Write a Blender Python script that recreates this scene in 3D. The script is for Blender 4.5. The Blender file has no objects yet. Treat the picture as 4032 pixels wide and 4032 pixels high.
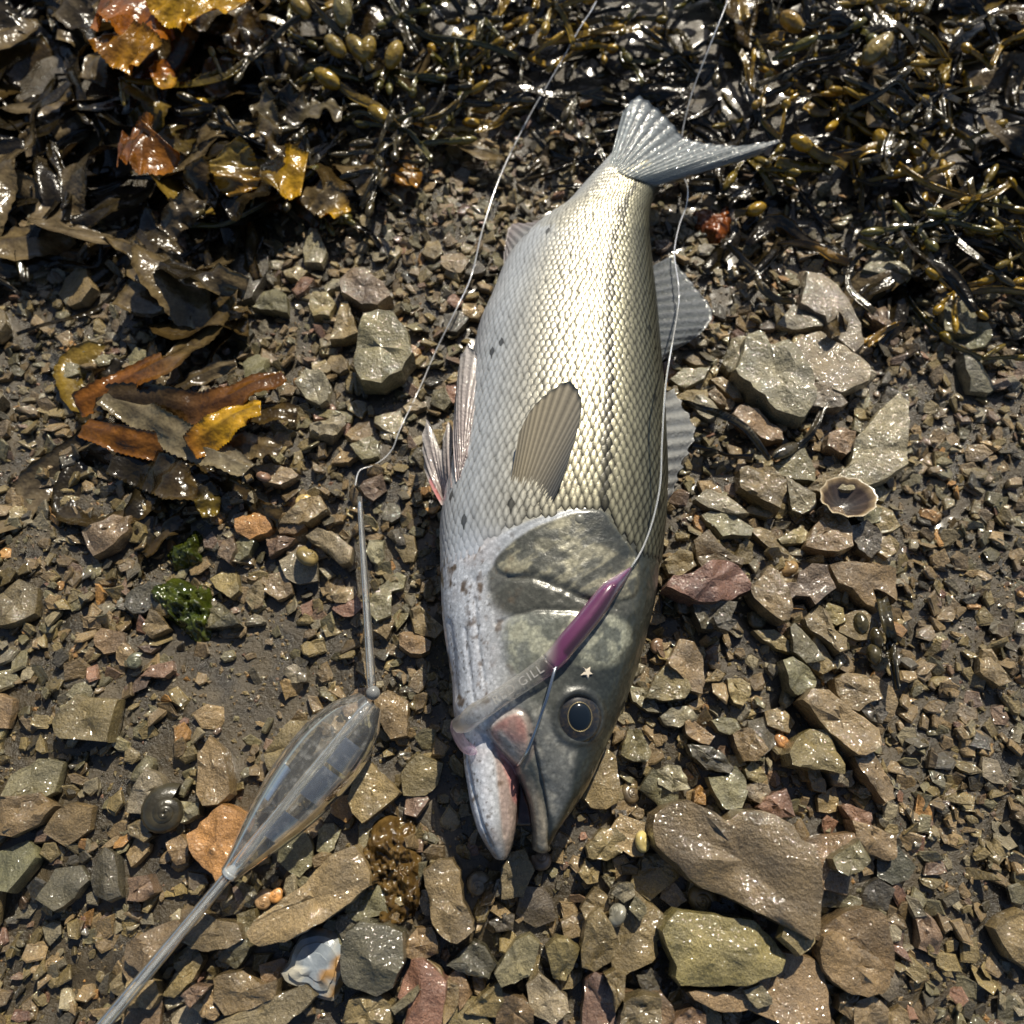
import bpy, math, random
import numpy as np
from mathutils import Vector, Matrix
from mathutils.bvhtree import BVHTree

# ------------------------------------------------------------------ camera, sky, sun, exposure
sc = bpy.context.scene
COL = sc.collection
H, PITCH, FPX = 0.40, math.radians(22), 4032 * 26 / 36
cam_d = bpy.data.cameras.new("camera"); cam = bpy.data.objects.new("camera", cam_d); COL.objects.link(cam)
cam.location = (0, 0, H); cam.rotation_euler = (PITCH, 0, 0)
cam_d.sensor_width = 36; cam_d.sensor_height = 36; cam_d.lens = 26
cam_d.clip_start = 0.01; cam_d.clip_end = 200
cam_d.dof.use_dof = True; cam_d.dof.focus_distance = 0.375; cam_d.dof.aperture_fstop = 7.0
sc.camera = cam

SUN_EL, SUN_AZ = math.radians(46), math.radians(20)      # azimuth from +Y towards +X
world = bpy.data.worlds.new("World"); sc.world = world; world.use_nodes = True
wn = world.node_tree.nodes; wl = world.node_tree.links
bg = wn["Background"]; bg.inputs[1].default_value = 0.055
sky = wn.new("ShaderNodeTexSky"); sky.sky_type = 'NISHITA'; sky.sun_disc = False
sky.sun_elevation = SUN_EL; sky.sun_rotation = SUN_AZ
wl.new(sky.outputs[0], bg.inputs[0])
sun_d = bpy.data.lights.new("sun", 'SUN'); sun = bpy.data.objects.new("sun", sun_d); COL.objects.link(sun)
sun_d.energy = 5.0; sun_d.angle = math.radians(0.53); sun_d.color = (1.0, 0.92, 0.77)
sun_dir = Vector((math.sin(SUN_AZ) * math.cos(SUN_EL), math.cos(SUN_AZ) * math.cos(SUN_EL), math.sin(SUN_EL)))
sun.rotation_euler = sun_dir.to_track_quat('Z', 'Y').to_euler()
sc.view_settings.view_transform = 'Standard'; sc.view_settings.look = 'None'
sc.view_settings.exposure = 0.36; sc.view_settings.gamma = 1.0; sc.view_settings.use_curve_mapping = False
sc.cycles.max_bounces = 10; sc.cycles.transparent_max_bounces = 16

random.seed(7); rng = np.random.default_rng(7)
CP, SP = math.cos(PITCH), math.sin(PITCH)

# ------------------------------------------------------------------ measuring: photograph pixel <-> place
def ray(x, y):
    cx, cy = (x - 2016) / FPX, -(y - 2016) / FPX
    return Vector((cx, cy * CP + SP, cy * SP - CP))
def at(x, y, z=0.0):
    d = ray(x, y); t = (z - H) / d.z
    return Vector((d.x * t, d.y * t, z))
def to_px(P):
    P = np.asarray(P, float); X = P[..., 0]; Y = P[..., 1]; Z = P[..., 2] - H
    yc = Y * CP + Z * SP; zc = -Y * SP + Z * CP
    return np.stack([2016 + FPX * X / -zc, 2016 - FPX * yc / -zc], -1)
REG = {'A': (500, 0), 'B': (1500, 0), 'C': (2450, 0), 'K': (500, 1000), 'N': (1500, 1000), 'Q': (2450, 1000),
       'P': (500, 2000), 'O': (1500, 2000), 'R': (2450, 2000), 'L': (500, 2950), 'M': (1500, 2950), 'F': (2450, 2950)}
def src(reg, pts):
    if reg == 'S': return [tuple(p) for p in pts]
    ox, oy = REG[reg]; return [(ox + x * .56936, oy + y * .56936) for x, y in pts]
def parse(s):
    return [tuple(float(v) for v in p.split(',')) for p in s.split()]

# ------------------------------------------------------------------ noise and small helpers
def _hash(i, j, k, seed):
    n = (i * 374761393 + j * 668265263 + k * 1274126177 + seed * 974634777) & 0xFFFFFFFF
    n = ((n ^ (n >> 13)) * 1274126177) & 0xFFFFFFFF
    return ((n ^ (n >> 16)) & 0xFFFFFF) / float(0xFFFFFF)
def vnoise(P, scale, seed=0):
    Q = np.asarray(P, float) * scale
    I = np.floor(Q).astype(np.int64); F = Q - I; F = F * F * (3 - 2 * F)
    out = 0
    for a in (0, 1):
        wa = F[..., 0] if a else 1 - F[..., 0]
        for b in (0, 1):
            wb = F[..., 1] if b else 1 - F[..., 1]
            for c in (0, 1):
                wc = F[..., 2] if c else 1 - F[..., 2]
                out = out + wa * wb * wc * _hash(I[..., 0] + a, I[..., 1] + b, I[..., 2] + c, seed)
    return out
def fbm(P, scale, oct=3, seed=0):
    s = 0; a = 1; t = 0
    for o in range(oct):
        s = s + a * vnoise(P, scale * 2 ** o, seed + o * 17); t += a; a *= .5
    return s / t
def smooth(a, b, x):
    t = np.clip((x - a) / (b - a), 0, 1); return t * t * (3 - 2 * t)
def poly_sd(P, poly):
    """signed distance to a polygon, positive inside"""
    P = np.asarray(P, float); poly = np.asarray(poly, float)
    d = np.full(P.shape[:-1], 1e9); inside = np.zeros(P.shape[:-1], bool)
    n = len(poly)
    for i in range(n):
        a = poly[i]; b = poly[(i + 1) % n]; e = b - a; w = P - a
        t = np.clip((w @ e) / (e @ e + 1e-12), 0, 1)
        q = w - t[..., None] * e; d = np.minimum(d, np.hypot(q[..., 0], q[..., 1]))
        c = ((a[1] > P[..., 1]) != (b[1] > P[..., 1]))
        with np.errstate(divide='ignore', invalid='ignore'):
            xi = (b[0] - a[0]) * (P[..., 1] - a[1]) / (b[1] - a[1] + 1e-12) + a[0]
        inside ^= c & (P[..., 0] < xi)
    return np.where(inside, d, -d)
def line_d(P, line):
    P = np.asarray(P, float); line = np.asarray(line, float); d = np.full(P.shape[:-1], 1e9)
    for i in range(len(line) - 1):
        a = line[i]; e = line[i + 1] - a; w = P - a
        t = np.clip((w @ e) / (e @ e + 1e-12), 0, 1); q = w - t[..., None] * e
        d = np.minimum(d, np.hypot(q[..., 0], q[..., 1]))
    return d
def spline(pts, n):
    """Catmull-Rom through the points, n samples"""
    p = [np.asarray(q, float) for q in pts]
    if len(p) == 2: return np.array([p[0] + (p[1] - p[0]) * i / (n - 1) for i in range(n)])
    p = [2 * p[0] - p[1]] + p + [2 * p[-1] - p[-2]]
    L = [0]
    for i in range(1, len(p) - 2): L.append(L[-1] + np.linalg.norm(p[i + 1] - p[i]))
    out = []
    for k in range(n):
        s = L[-1] * k / (n - 1); i = 0
        while i < len(L) - 2 and s > L[i + 1]: i += 1
        t = (s - L[i]) / max(L[i + 1] - L[i], 1e-9)
        a, b, c, d = p[i], p[i + 1], p[i + 2], p[i + 3]
        out.append(.5 * ((2 * b) + (-a + c) * t + (2 * a - 5 * b + 4 * c - d) * t * t + (-a + 3 * b - 3 * c + d) * t ** 3))
    return np.array(out)

def mesh_obj(name, V, F, mat, parent=None, smooth_angle=None, cols=None, smooth_all=True):
    me = bpy.data.meshes.new(name)
    me.from_pydata([tuple(v) for v in V], [], [tuple(f) for f in F])
    finish(me, smooth_angle, cols, smooth_all)
    me.materials.append(mat)
    o = bpy.data.objects.new(name, me); COL.objects.link(o)
    if parent: o.parent = parent
    return o
def finish(me, smooth_angle=None, cols=None, smooth_all=True):
    me.polygons.foreach_set('use_smooth', [smooth_all] * len(me.polygons))
    if cols is not None:
        at_ = me.color_attributes.new('Col', 'FLOAT_COLOR', 'POINT')
        c = np.ones((len(me.vertices), 4), np.float32); c[:, :3] = cols
        at_.data.foreach_set('color', c.ravel())
    me.update()
    if smooth_angle: me.set_sharp_from_angle(angle=math.radians(smooth_angle))
def mesh_np(name, V, F3, mat, parent=None, cols=None, smooth_all=False):
    """fast path: triangle array"""
    V = np.asarray(V, np.float32); F3 = np.asarray(F3, np.int32)
    me = bpy.data.meshes.new(name)
    me.vertices.add(len(V)); me.vertices.foreach_set('co', V.ravel())
    me.loops.add(F3.size); me.loops.foreach_set('vertex_index', F3.ravel())
    me.polygons.add(len(F3)); me.polygons.foreach_set('loop_start', np.arange(0, F3.size, 3, dtype=np.int32))
    me.update(calc_edges=True); me.validate()
    finish(me, None, cols, smooth_all); me.materials.append(mat)
    o = bpy.data.objects.new(name, me); COL.objects.link(o)
    if parent: o.parent = parent
    return o
def tag(o, label=None, cat=None, group=None, kind=None):
    if label: o['label'] = label
    if cat: o['category'] = cat
    if group: o['group'] = group
    if kind: o['kind'] = kind
    return o
def empty(name, loc, label, cat, group=None):
    o = bpy.data.objects.new(name, None); o.location = loc; o.empty_display_size = .01; COL.objects.link(o)
    return tag(o, label, cat, group)
def child(o, parent):
    o.parent = parent; o.matrix_parent_inverse = Matrix.Translation(parent.location).inverted(); return o
def tube(path, radii, n=10, caps=True, squash=1.0):
    path = [Vector(p) for p in path]; V = []; F = []
    if not hasattr(radii, '__len__'): radii = [radii] * len(path)
    up = Vector((0, 0, 1))
    for i, p in enumerate(path):
        t = (path[min(i + 1, len(path) - 1)] - path[max(i - 1, 0)]).normalized()
        s = t.cross(up)
        if s.length < 1e-4: s = Vector((1, 0, 0))
        s.normalize(); u = s.cross(t)
        for k in range(n):
            a = 2 * math.pi * k / n
            V.append(p + s * math.cos(a) * radii[i] + u * math.sin(a) * radii[i] * squash)
    for i in range(len(path) - 1):
        for k in range(n):
            F.append((i * n + k, i * n + (k + 1) % n, (i + 1) * n + (k + 1) % n, (i + 1) * n + k))
    if caps:
        F.append(tuple(range(n - 1, -1, -1))); b = (len(path) - 1) * n; F.append(tuple(b + k for k in range(n)))
    return V, F
def merge(parts):
    V = []; F = []
    for v, f in parts:
        o = len(V); V += list(v); F += [tuple(i + o for i in q) for q in f]
    return V, F

# ------------------------------------------------------------------ materials
def new_mat(name):
    m = bpy.data.materials.new(name); m.use_nodes = True
    nt = m.node_tree; return m, nt, nt.nodes, nt.links, nt.nodes['Principled BSDF']
def noise_node(N, L, scale, detail=3, rough=.6, coord=None, out='Object'):
    t = N.new('ShaderNodeTexNoise'); t.inputs['Scale'].default_value = scale
    t.inputs['Detail'].default_value = detail; t.inputs['Roughness'].default_value = rough
    if coord: L.new(coord.outputs[out], t.inputs['Vector'])
    return t
def mapr(N, L, sock, a, b, c, d):
    m = N.new('ShaderNodeMapRange'); m.inputs[1].default_value = a; m.inputs[2].default_value = b
    m.inputs[3].default_value = c; m.inputs[4].default_value = d; L.new(sock, m.inputs[0]); return m.outputs[0]
def wet_rock(name, source):
    m, nt, N, L, B = new_mat(name)
    geo = N.new('ShaderNodeNewGeometry')
    if source == 'object':
        c = N.new('ShaderNodeObjectInfo'); cs = c.outputs['Color']
    else:
        c = N.new('ShaderNodeVertexColor'); c.layer_name = 'Col'; cs = c.outputs['Color']
    big = noise_node(N, L, 70, 4, .6, geo, 'Position'); fine = noise_node(N, L, 1500, 4, .75, geo, 'Position')
    mul = N.new('ShaderNodeMix'); mul.data_type = 'RGBA'; mul.blend_type = 'MULTIPLY'; mul.inputs[0].default_value = 1
    ramp = N.new('ShaderNodeValToRGB'); ramp.color_ramp.elements[0].position = .3; ramp.color_ramp.elements[1].position = .75
    ramp.color_ramp.elements[0].color = (.55, .54, .54, 1); ramp.color_ramp.elements[1].color = (1.3, 1.22, 1.05, 1)
    L.new(big.outputs[0], ramp.inputs[0]); L.new(cs, mul.inputs[6]); L.new(ramp.outputs[0], mul.inputs[7])
    mul2 = N.new('ShaderNodeMix'); mul2.data_type = 'RGBA'; mul2.blend_type = 'MULTIPLY'; mul2.inputs[0].default_value = 1
    r2 = N.new('ShaderNodeValToRGB'); r2.color_ramp.elements[0].position = .3; r2.color_ramp.elements[1].position = .7
    r2.color_ramp.elements[0].color = (.42, .42, .42, 1); r2.color_ramp.elements[1].color = (1.4, 1.4, 1.4, 1)
    L.new(fine.outputs[0], r2.inputs[0]); L.new(mul.outputs[2], mul2.inputs[6]); L.new(r2.outputs[0], mul2.inputs[7])
    L.new(mul2.outputs[2], B.inputs['Base Color'])
    wet = noise_node(N, L, 45, 3, .6, geo, 'Position')
    L.new(mapr(N, L, wet.outputs[0], .35, .7, .34, .6), B.inputs['Roughness'])
    B.inputs['Specular IOR Level'].default_value = .5
    bump = N.new('ShaderNodeBump'); bump.inputs['Strength'].default_value = .9; bump.inputs['Distance'].default_value = .0016
    med = noise_node(N, L, 420, 5, .65, geo, 'Position')
    L.new(med.outputs[0], bump.inputs['Height']); L.new(bump.outputs[0], B.inputs['Normal'])
    film = N.new('ShaderNodeBump'); film.inputs['Strength'].default_value = 1.0; film.inputs['Distance'].default_value = .0014
    fn = noise_node(N, L, 430, 1, .5, geo, 'Position'); L.new(fn.outputs[0], film.inputs['Height']); L.new(film.outputs[0], B.inputs['Coat Normal'])
    L.new(mapr(N, L, wet.outputs[0], .35, .62, 1.0, .65), B.inputs['Coat Weight']); B.inputs['Coat Roughness'].default_value = .055; B.inputs['Coat IOR'].default_value = 1.6
    return m
M_ROCK = wet_rock('wet_slate', 'object')
M_PEB = wet_rock('wet_pebble', 'vertex')

def mud_mat():
    m, nt, N, L, B = new_mat('wet_mud')
    geo = N.new('ShaderNodeNewGeometry')
    n1 = noise_node(N, L, 60, 5, .65, geo, 'Position')
    r = N.new('ShaderNodeValToRGB'); r.color_ramp.elements[0].position = .3; r.color_ramp.elements[1].position = .75
    r.color_ramp.elements[0].color = (.016, .013, .008, 1); r.color_ramp.elements[1].color = (.092, .068, .034, 1)
    L.new(n1.outputs[0], r.inputs[0]); L.new(r.outputs[0], B.inputs['Base Color'])
    L.new(mapr(N, L, n1.outputs[0], .3, .7, .18, .45), B.inputs['Roughness']); B.inputs['Coat Weight'].default_value = .6; B.inputs['Coat Roughness'].default_value = .12
    n2 = noise_node(N, L, 350, 5, .7, geo, 'Position')
    b = N.new('ShaderNodeBump'); b.inputs['Strength'].default_value = .7; b.inputs['Distance'].default_value = .002
    L.new(n2.outputs[0], b.inputs['Height']); L.new(b.outputs[0], B.inputs['Normal'])
    return m
M_MUD = mud_mat()

def weed_mat(name, rough=.22, trans=.45):
    m, nt, N, L, B = new_mat(name)
    c = N.new('ShaderNodeVertexColor'); c.layer_name = 'Col'
    geo = N.new('ShaderNodeNewGeometry'); n = noise_node(N, L, 160, 4, .65, geo, 'Position')
    r = N.new('ShaderNodeValToRGB'); r.color_ramp.elements[0].position = .3; r.color_ramp.elements[1].position = .7
    r.color_ramp.elements[0].color = (.5, .45, .4, 1); r.color_ramp.elements[1].color = (1.3, 1.25, 1.1, 1)
    mul = N.new('ShaderNodeMix'); mul.data_type = 'RGBA'; mul.blend_type = 'MULTIPLY'; mul.inputs[0].default_value = 1
    L.new(n.outputs[0], r.inputs[0]); L.new(c.outputs[0], mul.inputs[6]); L.new(r.outputs[0], mul.inputs[7])
    L.new(mul.outputs[2], B.inputs['Base Color']); B.inputs['Roughness'].default_value = rough
    B.inputs['Specular IOR Level'].default_value = .6; B.inputs['Coat Weight'].default_value = .7; B.inputs['Coat Roughness'].default_value = .05
    bump = N.new('ShaderNodeBump'); bump.inputs['Strength'].default_value = .7; bump.inputs['Distance'].default_value = .0015
    n2 = noise_node(N, L, 300, 1.5, .5, geo, 'Position'); L.new(n2.outputs[0], bump.inputs['Height'])
    L.new(bump.outputs[0], B.inputs['Normal'])
    t = N.new('ShaderNodeBsdfTranslucent'); L.new(mul.outputs[2], t.inputs[0])
    g = N.new('ShaderNodeMixShader'); g.inputs[0].default_value = trans
    L.new(B.outputs[0], g.inputs[1]); L.new(t.outputs[0], g.inputs[2])
    L.new(g.outputs[0], N['Material Output'].inputs[0])
    return m
M_WEED = weed_mat('wet_wrack'); M_BLAD = weed_mat('wet_bladder', .2, .3); M_ULVA = weed_mat('sea_lettuce_green', .12, .4)

def skin_mat(name, rough, metal=0.0, coat=.3, bump_s=0.0, spec=.5, scale=700, speck=0.0):
    m, nt, N, L, B = new_mat(name)
    c = N.new('ShaderNodeVertexColor'); c.layer_name = 'Col'; L.new(c.outputs[0], B.inputs['Base Color'])
    B.inputs['Roughness'].default_value = rough; B.inputs['Metallic'].default_value = metal
    B.inputs['Coat Weight'].default_value = coat; B.inputs['Coat Roughness'].default_value = .15
    B.inputs['Specular IOR Level'].default_value = spec
    if bump_s:
        geo = N.new('ShaderNodeNewGeometry'); n = noise_node(N, L, scale, 3, .6, geo, 'Position')
        if speck:
            sn = noise_node(N, L, 1100, 3, .7, geo, 'Position'); vo = N.new('ShaderNodeTexVoronoi'); vo.inputs['Scale'].default_value = 420; L.new(geo.outputs['Position'], vo.inputs['Vector'])
            f1 = mapr(N, L, sn.outputs[0], .35, .65, 1 - speck, 1 + speck * .5); f2 = mapr(N, L, vo.outputs[0], .1, .6, 1.12, .75)
            mm = N.new('ShaderNodeMath'); mm.operation = 'MULTIPLY'; L.new(f1, mm.inputs[0]); L.new(f2, mm.inputs[1])
            vm = N.new('ShaderNodeVectorMath'); vm.operation = 'SCALE'; L.new(c.outputs[0], vm.inputs[0]); L.new(mm.outputs[0], vm.inputs['Scale']); L.new(vm.outputs[0], B.inputs['Base Color'])
        b = N.new('ShaderNodeBump'); b.inputs['Strength'].default_value = bump_s; b.inputs['Distance'].default_value = .001
        L.new(n.outputs[0], b.inputs['Height']); L.new(b.outputs[0], B.inputs['Normal'])
    return m
M_SKIN = skin_mat('fish_skin', .34, .10, .45, .22, .5, 600, .18)
M_SCALE = skin_mat('fish_scale', .33, .35, .15, .12)
def plain(name, col, rough=.4, metal=0, spec=.5, trans=0, ior=1.45, alpha=1, coat=0):
    m, nt, N, L, B = new_mat(name)
    B.inputs['Base Color'].default_value = (*col, 1); B.inputs['Roughness'].default_value = rough
    B.inputs['Metallic'].default_value = metal; B.inputs['Specular IOR Level'].default_value = spec
    B.inputs['Transmission Weight'].default_value = trans; B.inputs['IOR'].default_value = ior
    B.inputs['Coat Weight'].default_value = coat
    return m
def fin_mat(name, trans=.35, clear=.15, bmp=.8):
    m, nt, N, L, B = new_mat(name)
    c = N.new('ShaderNodeVertexColor'); c.layer_name = 'Col'; L.new(c.outputs[0], B.inputs['Base Color'])
    B.inputs['Roughness'].default_value = .28; B.inputs['Coat Weight'].default_value = .8; B.inputs['Coat Roughness'].default_value = .06
    geo = N.new('ShaderNodeNewGeometry'); fnz = noise_node(N, L, 380, 1.5, .5, geo, 'Position'); fb = N.new('ShaderNodeBump'); fb.inputs['Strength'].default_value = bmp; fb.inputs['Distance'].default_value = .0012
    L.new(fnz.outputs[0], fb.inputs['Height']); L.new(fb.outputs[0], B.inputs['Normal']); L.new(fb.outputs[0], B.inputs['Coat Normal'])
    t = N.new('ShaderNodeBsdfTranslucent'); L.new(c.outputs[0], t.inputs[0])
    g = N.new('ShaderNodeMixShader'); g.inputs[0].default_value = trans
    L.new(B.outputs[0], g.inputs[1]); L.new(t.outputs[0], g.inputs[2])
    tr = N.new('ShaderNodeBsdfTransparent'); g2 = N.new('ShaderNodeMixShader'); g2.inputs[0].default_value = clear
    L.new(g.outputs[0], g2.inputs[1]); L.new(tr.outputs[0], g2.inputs[2])
    L.new(g2.outputs[0], N['Material Output'].inputs[0])
    return m
M_FIN = fin_mat('fin_membrane'); M_FINO = fin_mat('fin_dark', .15, 0.0, .12)
def eye_mat():
    m, nt, N, L, B = new_mat('eye_iris_dark'); geo = N.new('ShaderNodeNewGeometry'); n = noise_node(N, L, 420, 4, .7, geo, 'Position')
    r = N.new('ShaderNodeValToRGB'); r.color_ramp.elements[0].position = .45; r.color_ramp.elements[1].position = .75
    r.color_ramp.elements[0].color = (.012, .013, .016, 1); r.color_ramp.elements[1].color = (.055, .042, .024, 1)
    L.new(n.outputs[0], r.inputs[0]); L.new(r.outputs[0], B.inputs['Base Color']); B.inputs['Roughness'].default_value = .25
    B.inputs['Coat Weight'].default_value = .8; B.inputs['Coat Roughness'].default_value = .04
    return m
M_EYE = eye_mat()
M_PUPIL = plain('eye_pupil', (.006, .01, .016), .12, 0, .6)
M_GOLD = plain('iris_gold', (.27, .22, .12), .4, .4)
M_STEEL = plain('hook_steel', (.5, .52, .55), .22, 1)
M_LINE = plain('nylon_line', (.9, .92, .94), .12, 0, .6, .7)
M_ROD = plain('clear_plastic_rod', (.88, .90, .92), .12, 0, .6, .72, 1.3)
def shell_plastic(name='clear_plastic_shell', dirt=.5, haze=.04, ior=1.5):
    m, nt, N, L, B = new_mat(name)
    geo = N.new('ShaderNodeNewGeometry')
    fr = N.new('ShaderNodeFresnel'); fr.inputs[0].default_value = ior
    gl = N.new('ShaderNodeBsdfGlossy'); gl.inputs['Roughness'].default_value = .05
    tr = N.new('ShaderNodeBsdfTransparent'); tr.inputs[0].default_value = (.97, .98, .98, 1)
    mx = N.new('ShaderNodeMixShader'); L.new(fr.outputs[0], mx.inputs[0]); L.new(tr.outputs[0], mx.inputs[1]); L.new(gl.outputs[0], mx.inputs[2])
    n = noise_node(N, L, 170, 5, .75, geo, 'Position'); df = N.new('ShaderNodeBsdfDiffuse'); df.inputs[0].default_value = (.70, .70, .68, 1)
    mx2 = N.new('ShaderNodeMixShader'); L.new(mapr(N, L, n.outputs[0], .52, .8, haze, dirt), mx2.inputs[0])
    L.new(mx.outputs[0], mx2.inputs[1]); L.new(df.outputs[0], mx2.inputs[2]); L.new(mx2.outputs[0], N['Material Output'].inputs[0])
    return m
M_FLOAT = shell_plastic('clear_plastic_shell', .30, .05, 1.32); M_STEM = shell_plastic('clear_stem', .16, .07, 1.5); M_BORE = plain('stem_bore_milky', (.90, .93, .95), .08, 0, .6, .85)
M_PANEL = plain('float_panel', (.20, .24, .32), .12, 0, .6, .75)

# ------------------------------------------------------------------ the ground: wet mud with hollows
FISH_OUT = parse("1973,3397 1899,3303 1853,3178 1836,3064 1796,2854 1779,2683 1756,2541 1739,2399 1735,2199 1739,2057 1765,1900 1805,1720 1847,1503 1889,1294 1941,1169 2004,1023 2108,908 2212,835 2296,741 2379,647 2421,595 2640,680 2575,765 2550,900 2562,1040 2580,1200 2592,1350 2606,1540 2621,1878 2615,2040 2602,2170 2577,2365 2540,2520 2490,2690 2430,2840 2378,2955 2325,3075 2260,3180 2183,3292 2120,3350")
FISH_XY = np.array([at(x, y, .012)[:2] for x, y in FISH_OUT])
WEED_EDGE = parse("-1400,1150 300,1120 700,1080 1000,1000 1250,840 1400,640 1700,640 2000,560 2300,640 2700,760 2900,930 3300,1010 3600,1080 5600,1200 5600,-2200 -1400,-2200")
WEED_XY = np.array([at(x, max(y, -400), 0)[:2] for x, y in WEED_EDGE])
def ground_z(P):
    """height of the mud at world xy (array n,2)"""
    P = np.asarray(P, float); Q = np.concatenate([P, np.zeros(P.shape[:-1] + (1,))], -1)
    z = (fbm(Q, 9, 3, 3) - .5) * .016 + (fbm(Q, 60, 3, 5) - .5) * .006
    z = z + .020 * smooth(-.01, .16, poly_sd(P, WEED_XY))           # the bank under the weed
    z = z - .006 * smooth(-.02, .03, poly_sd(P, FISH_XY))            # pressed down by the fish
    return z - .004
def build_ground():
    xs = np.concatenate([np.linspace(-6, -.75, 22)[:-1], np.linspace(-.75, .75, 330), np.linspace(.75, 6, 22)[1:]])
    ys = np.concatenate([np.linspace(-5, -.32, 20)[:-1], np.linspace(-.32, 1.0, 300), np.linspace(1.0, 9, 24)[1:]])
    X, Y = np.meshgrid(xs, ys); P = np.stack([X, Y], -1).reshape(-1, 2)
    V = np.concatenate([P, ground_z(P)[:, None]], 1)
    nx = len(xs); I = np.arange(len(V)).reshape(len(ys), nx)
    a, b, c, d = I[:-1, :-1].ravel(), I[:-1, 1:].ravel(), I[1:, 1:].ravel(), I[1:, :-1].ravel()
    o = mesh_np('muddy_foreshore', V, np.concatenate([np.stack([a, b, c], 1), np.stack([a, c, d], 1)]), M_MUD, smooth_all=True)
    tag(o, kind='structure')
build_ground()

# ------------------------------------------------------------------ height map used to rest things on each other
HX0, HY0, HC = -.62, -.34, .002
HM = None; OCC = None
def hm_init():
    global HM, OCC, HP
    nx, ny = 620, 680
    X, Y = np.meshgrid(HX0 + np.arange(nx) * HC, HY0 + np.arange(ny) * HC)
    HP = np.stack([X, Y], -1); HM = ground_z(HP.reshape(-1, 2)).reshape(ny, nx); OCC = np.zeros((ny, nx), bool)
hm_init()
def hm_at(x, y):
    i = int((x - HX0) / HC); j = int((y - HY0) / HC)
    if 0 <= i < HM.shape[1] and 0 <= j < HM.shape[0]: return HM[j, i]
    return 0.0
def hm_window(poly):
    x0, y0 = poly.min(0) - HC; x1, y1 = poly.max(0) + HC
    i0 = max(int((x0 - HX0) / HC), 0); i1 = min(int((x1 - HX0) / HC) + 2, HM.shape[1])
    j0 = max(int((y0 - HY0) / HC), 0); j1 = min(int((y1 - HY0) / HC) + 2, HM.shape[0])
    if i1 <= i0 or j1 <= j0: return None
    m = poly_sd(HP[j0:j1, i0:i1], poly) > 0
    return (slice(j0, j1), slice(i0, i1)), m
FISH_SD = poly_sd(HP, FISH_XY); WEED_SD = poly_sd(HP, WEED_XY)
def sd_at(S, x, y):
    i = int((x - HX0) / HC); j = int((y - HY0) / HC)
    return S[min(max(j, 0), S.shape[0] - 1), min(max(i, 0), S.shape[1] - 1)]

# ------------------------------------------------------------------ stones
PAL = {'olive': (.205, .160, .070), 'brown': (.200, .145, .074), 'green-grey': (.165, .148, .082), 'purple-brown': (.180, .120, .080),
       'dark grey': (.080, .070, .048), 'orange-tan': (.36, .200, .068), 'pale grey': (.235, .206, .138), 'reddish': (.215, .120, .080),
       'tan': (.255, .185, .095)}
def stone_geo(outl, thick, seed, n, rough=.06):
    """slab from a closed outline (local xy), thick metres; uneven split top, broken edges"""
    outl = np.asarray(outl, float); r = np.random.default_rng(seed)
    seg = np.roll(outl, -1, 0) - outl; L = np.hypot(seg[:, 0], seg[:, 1]); step = L.sum() / n
    pts = []
    for i in range(len(outl)):
        m = max(1, int(round(L[i] / step)))
        for k in range(m): pts.append(outl[i] + seg[i] * (k / m))
    pts = np.array(pts); n = len(pts)
    size = math.sqrt(abs(np.sum(pts[:, 0] * np.roll(pts[:, 1], -1) - np.roll(pts[:, 0], -1) * pts[:, 1])) / 2)
    c = pts.mean(0); sd = np.full((n, 1), float(seed) * 3.7)
    nz = lambda P, f, s_: fbm(np.concatenate([P / size * f, np.full((len(P), 1), seed * 3.7)], 1), 1.0, 3, s_) - .5
    pts = pts + np.stack([nz(pts, 6, 1), nz(pts, 6, 2)], 1) * size * .10
    V = []; rings = []; tilt = r.normal(0, .07, 2); split = r.uniform(-.2, .2); sdir = r.normal(0, 1, 2); sdir /= np.linalg.norm(sdir)
    prof = [(.84, 0.0), (.99, .28), (1.015, .52), (1.0, .84), (.975, .985), (.84, 1.0), (.58, 1.0), (.32, 1.0)]
    def topz(P):
        z = nz(P, 2.2, 5) * thick * rough * 9 + nz(P, 9, 7) * thick * rough * 2.5 + (P - c) @ tilt
        return z + thick * .10 * smooth(-.02, .02, ((P - c) / size) @ sdir - split + nz(P, 3, 9) * .4)
    for s, h in prof:
        ring = c + (pts - c) * s
        ring = ring + np.stack([nz(ring, 7, 11 + int(h * 9)), nz(ring, 7, 12 + int(h * 9))], 1) * size * (.06 if .1 < h < .9 else .02)
        z = thick * h + (topz(ring) * (1 if h > .9 else h) if h > .2 else 0)
        b = len(V); V += [(p[0], p[1], q) for p, q in zip(ring, np.broadcast_to(z, n))]; rings.append(b)
    F = []
    for a, b in zip(rings[:-1], rings[1:]):
        for k in range(n): F.append((a + k, a + (k + 1) % n, b + (k + 1) % n, b + k))
    V.append((c[0], c[1], thick + topz(c[None])[0])); t = len(V) - 1
    for k in range(n): F.append((rings[-1] + k, rings[-1] + (k + 1) % n, t))
    F.append(tuple(range(n - 1, -1, -1)))
    return V, F
def put_stone(mesh, name, xy, z, rot, scale, colour, jitter=True):
    o = bpy.data.objects.new(name, mesh); COL.objects.link(o)
    o.location = (xy[0], xy[1], z); o.rotation_euler = rot; o.scale = scale
    k = random.uniform(.8, 1.22) if jitter else 1
    o.color = (*[min(c * k * random.uniform(.94, 1.06), .8) for c in PAL[colour]], 1)
    return o
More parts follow.
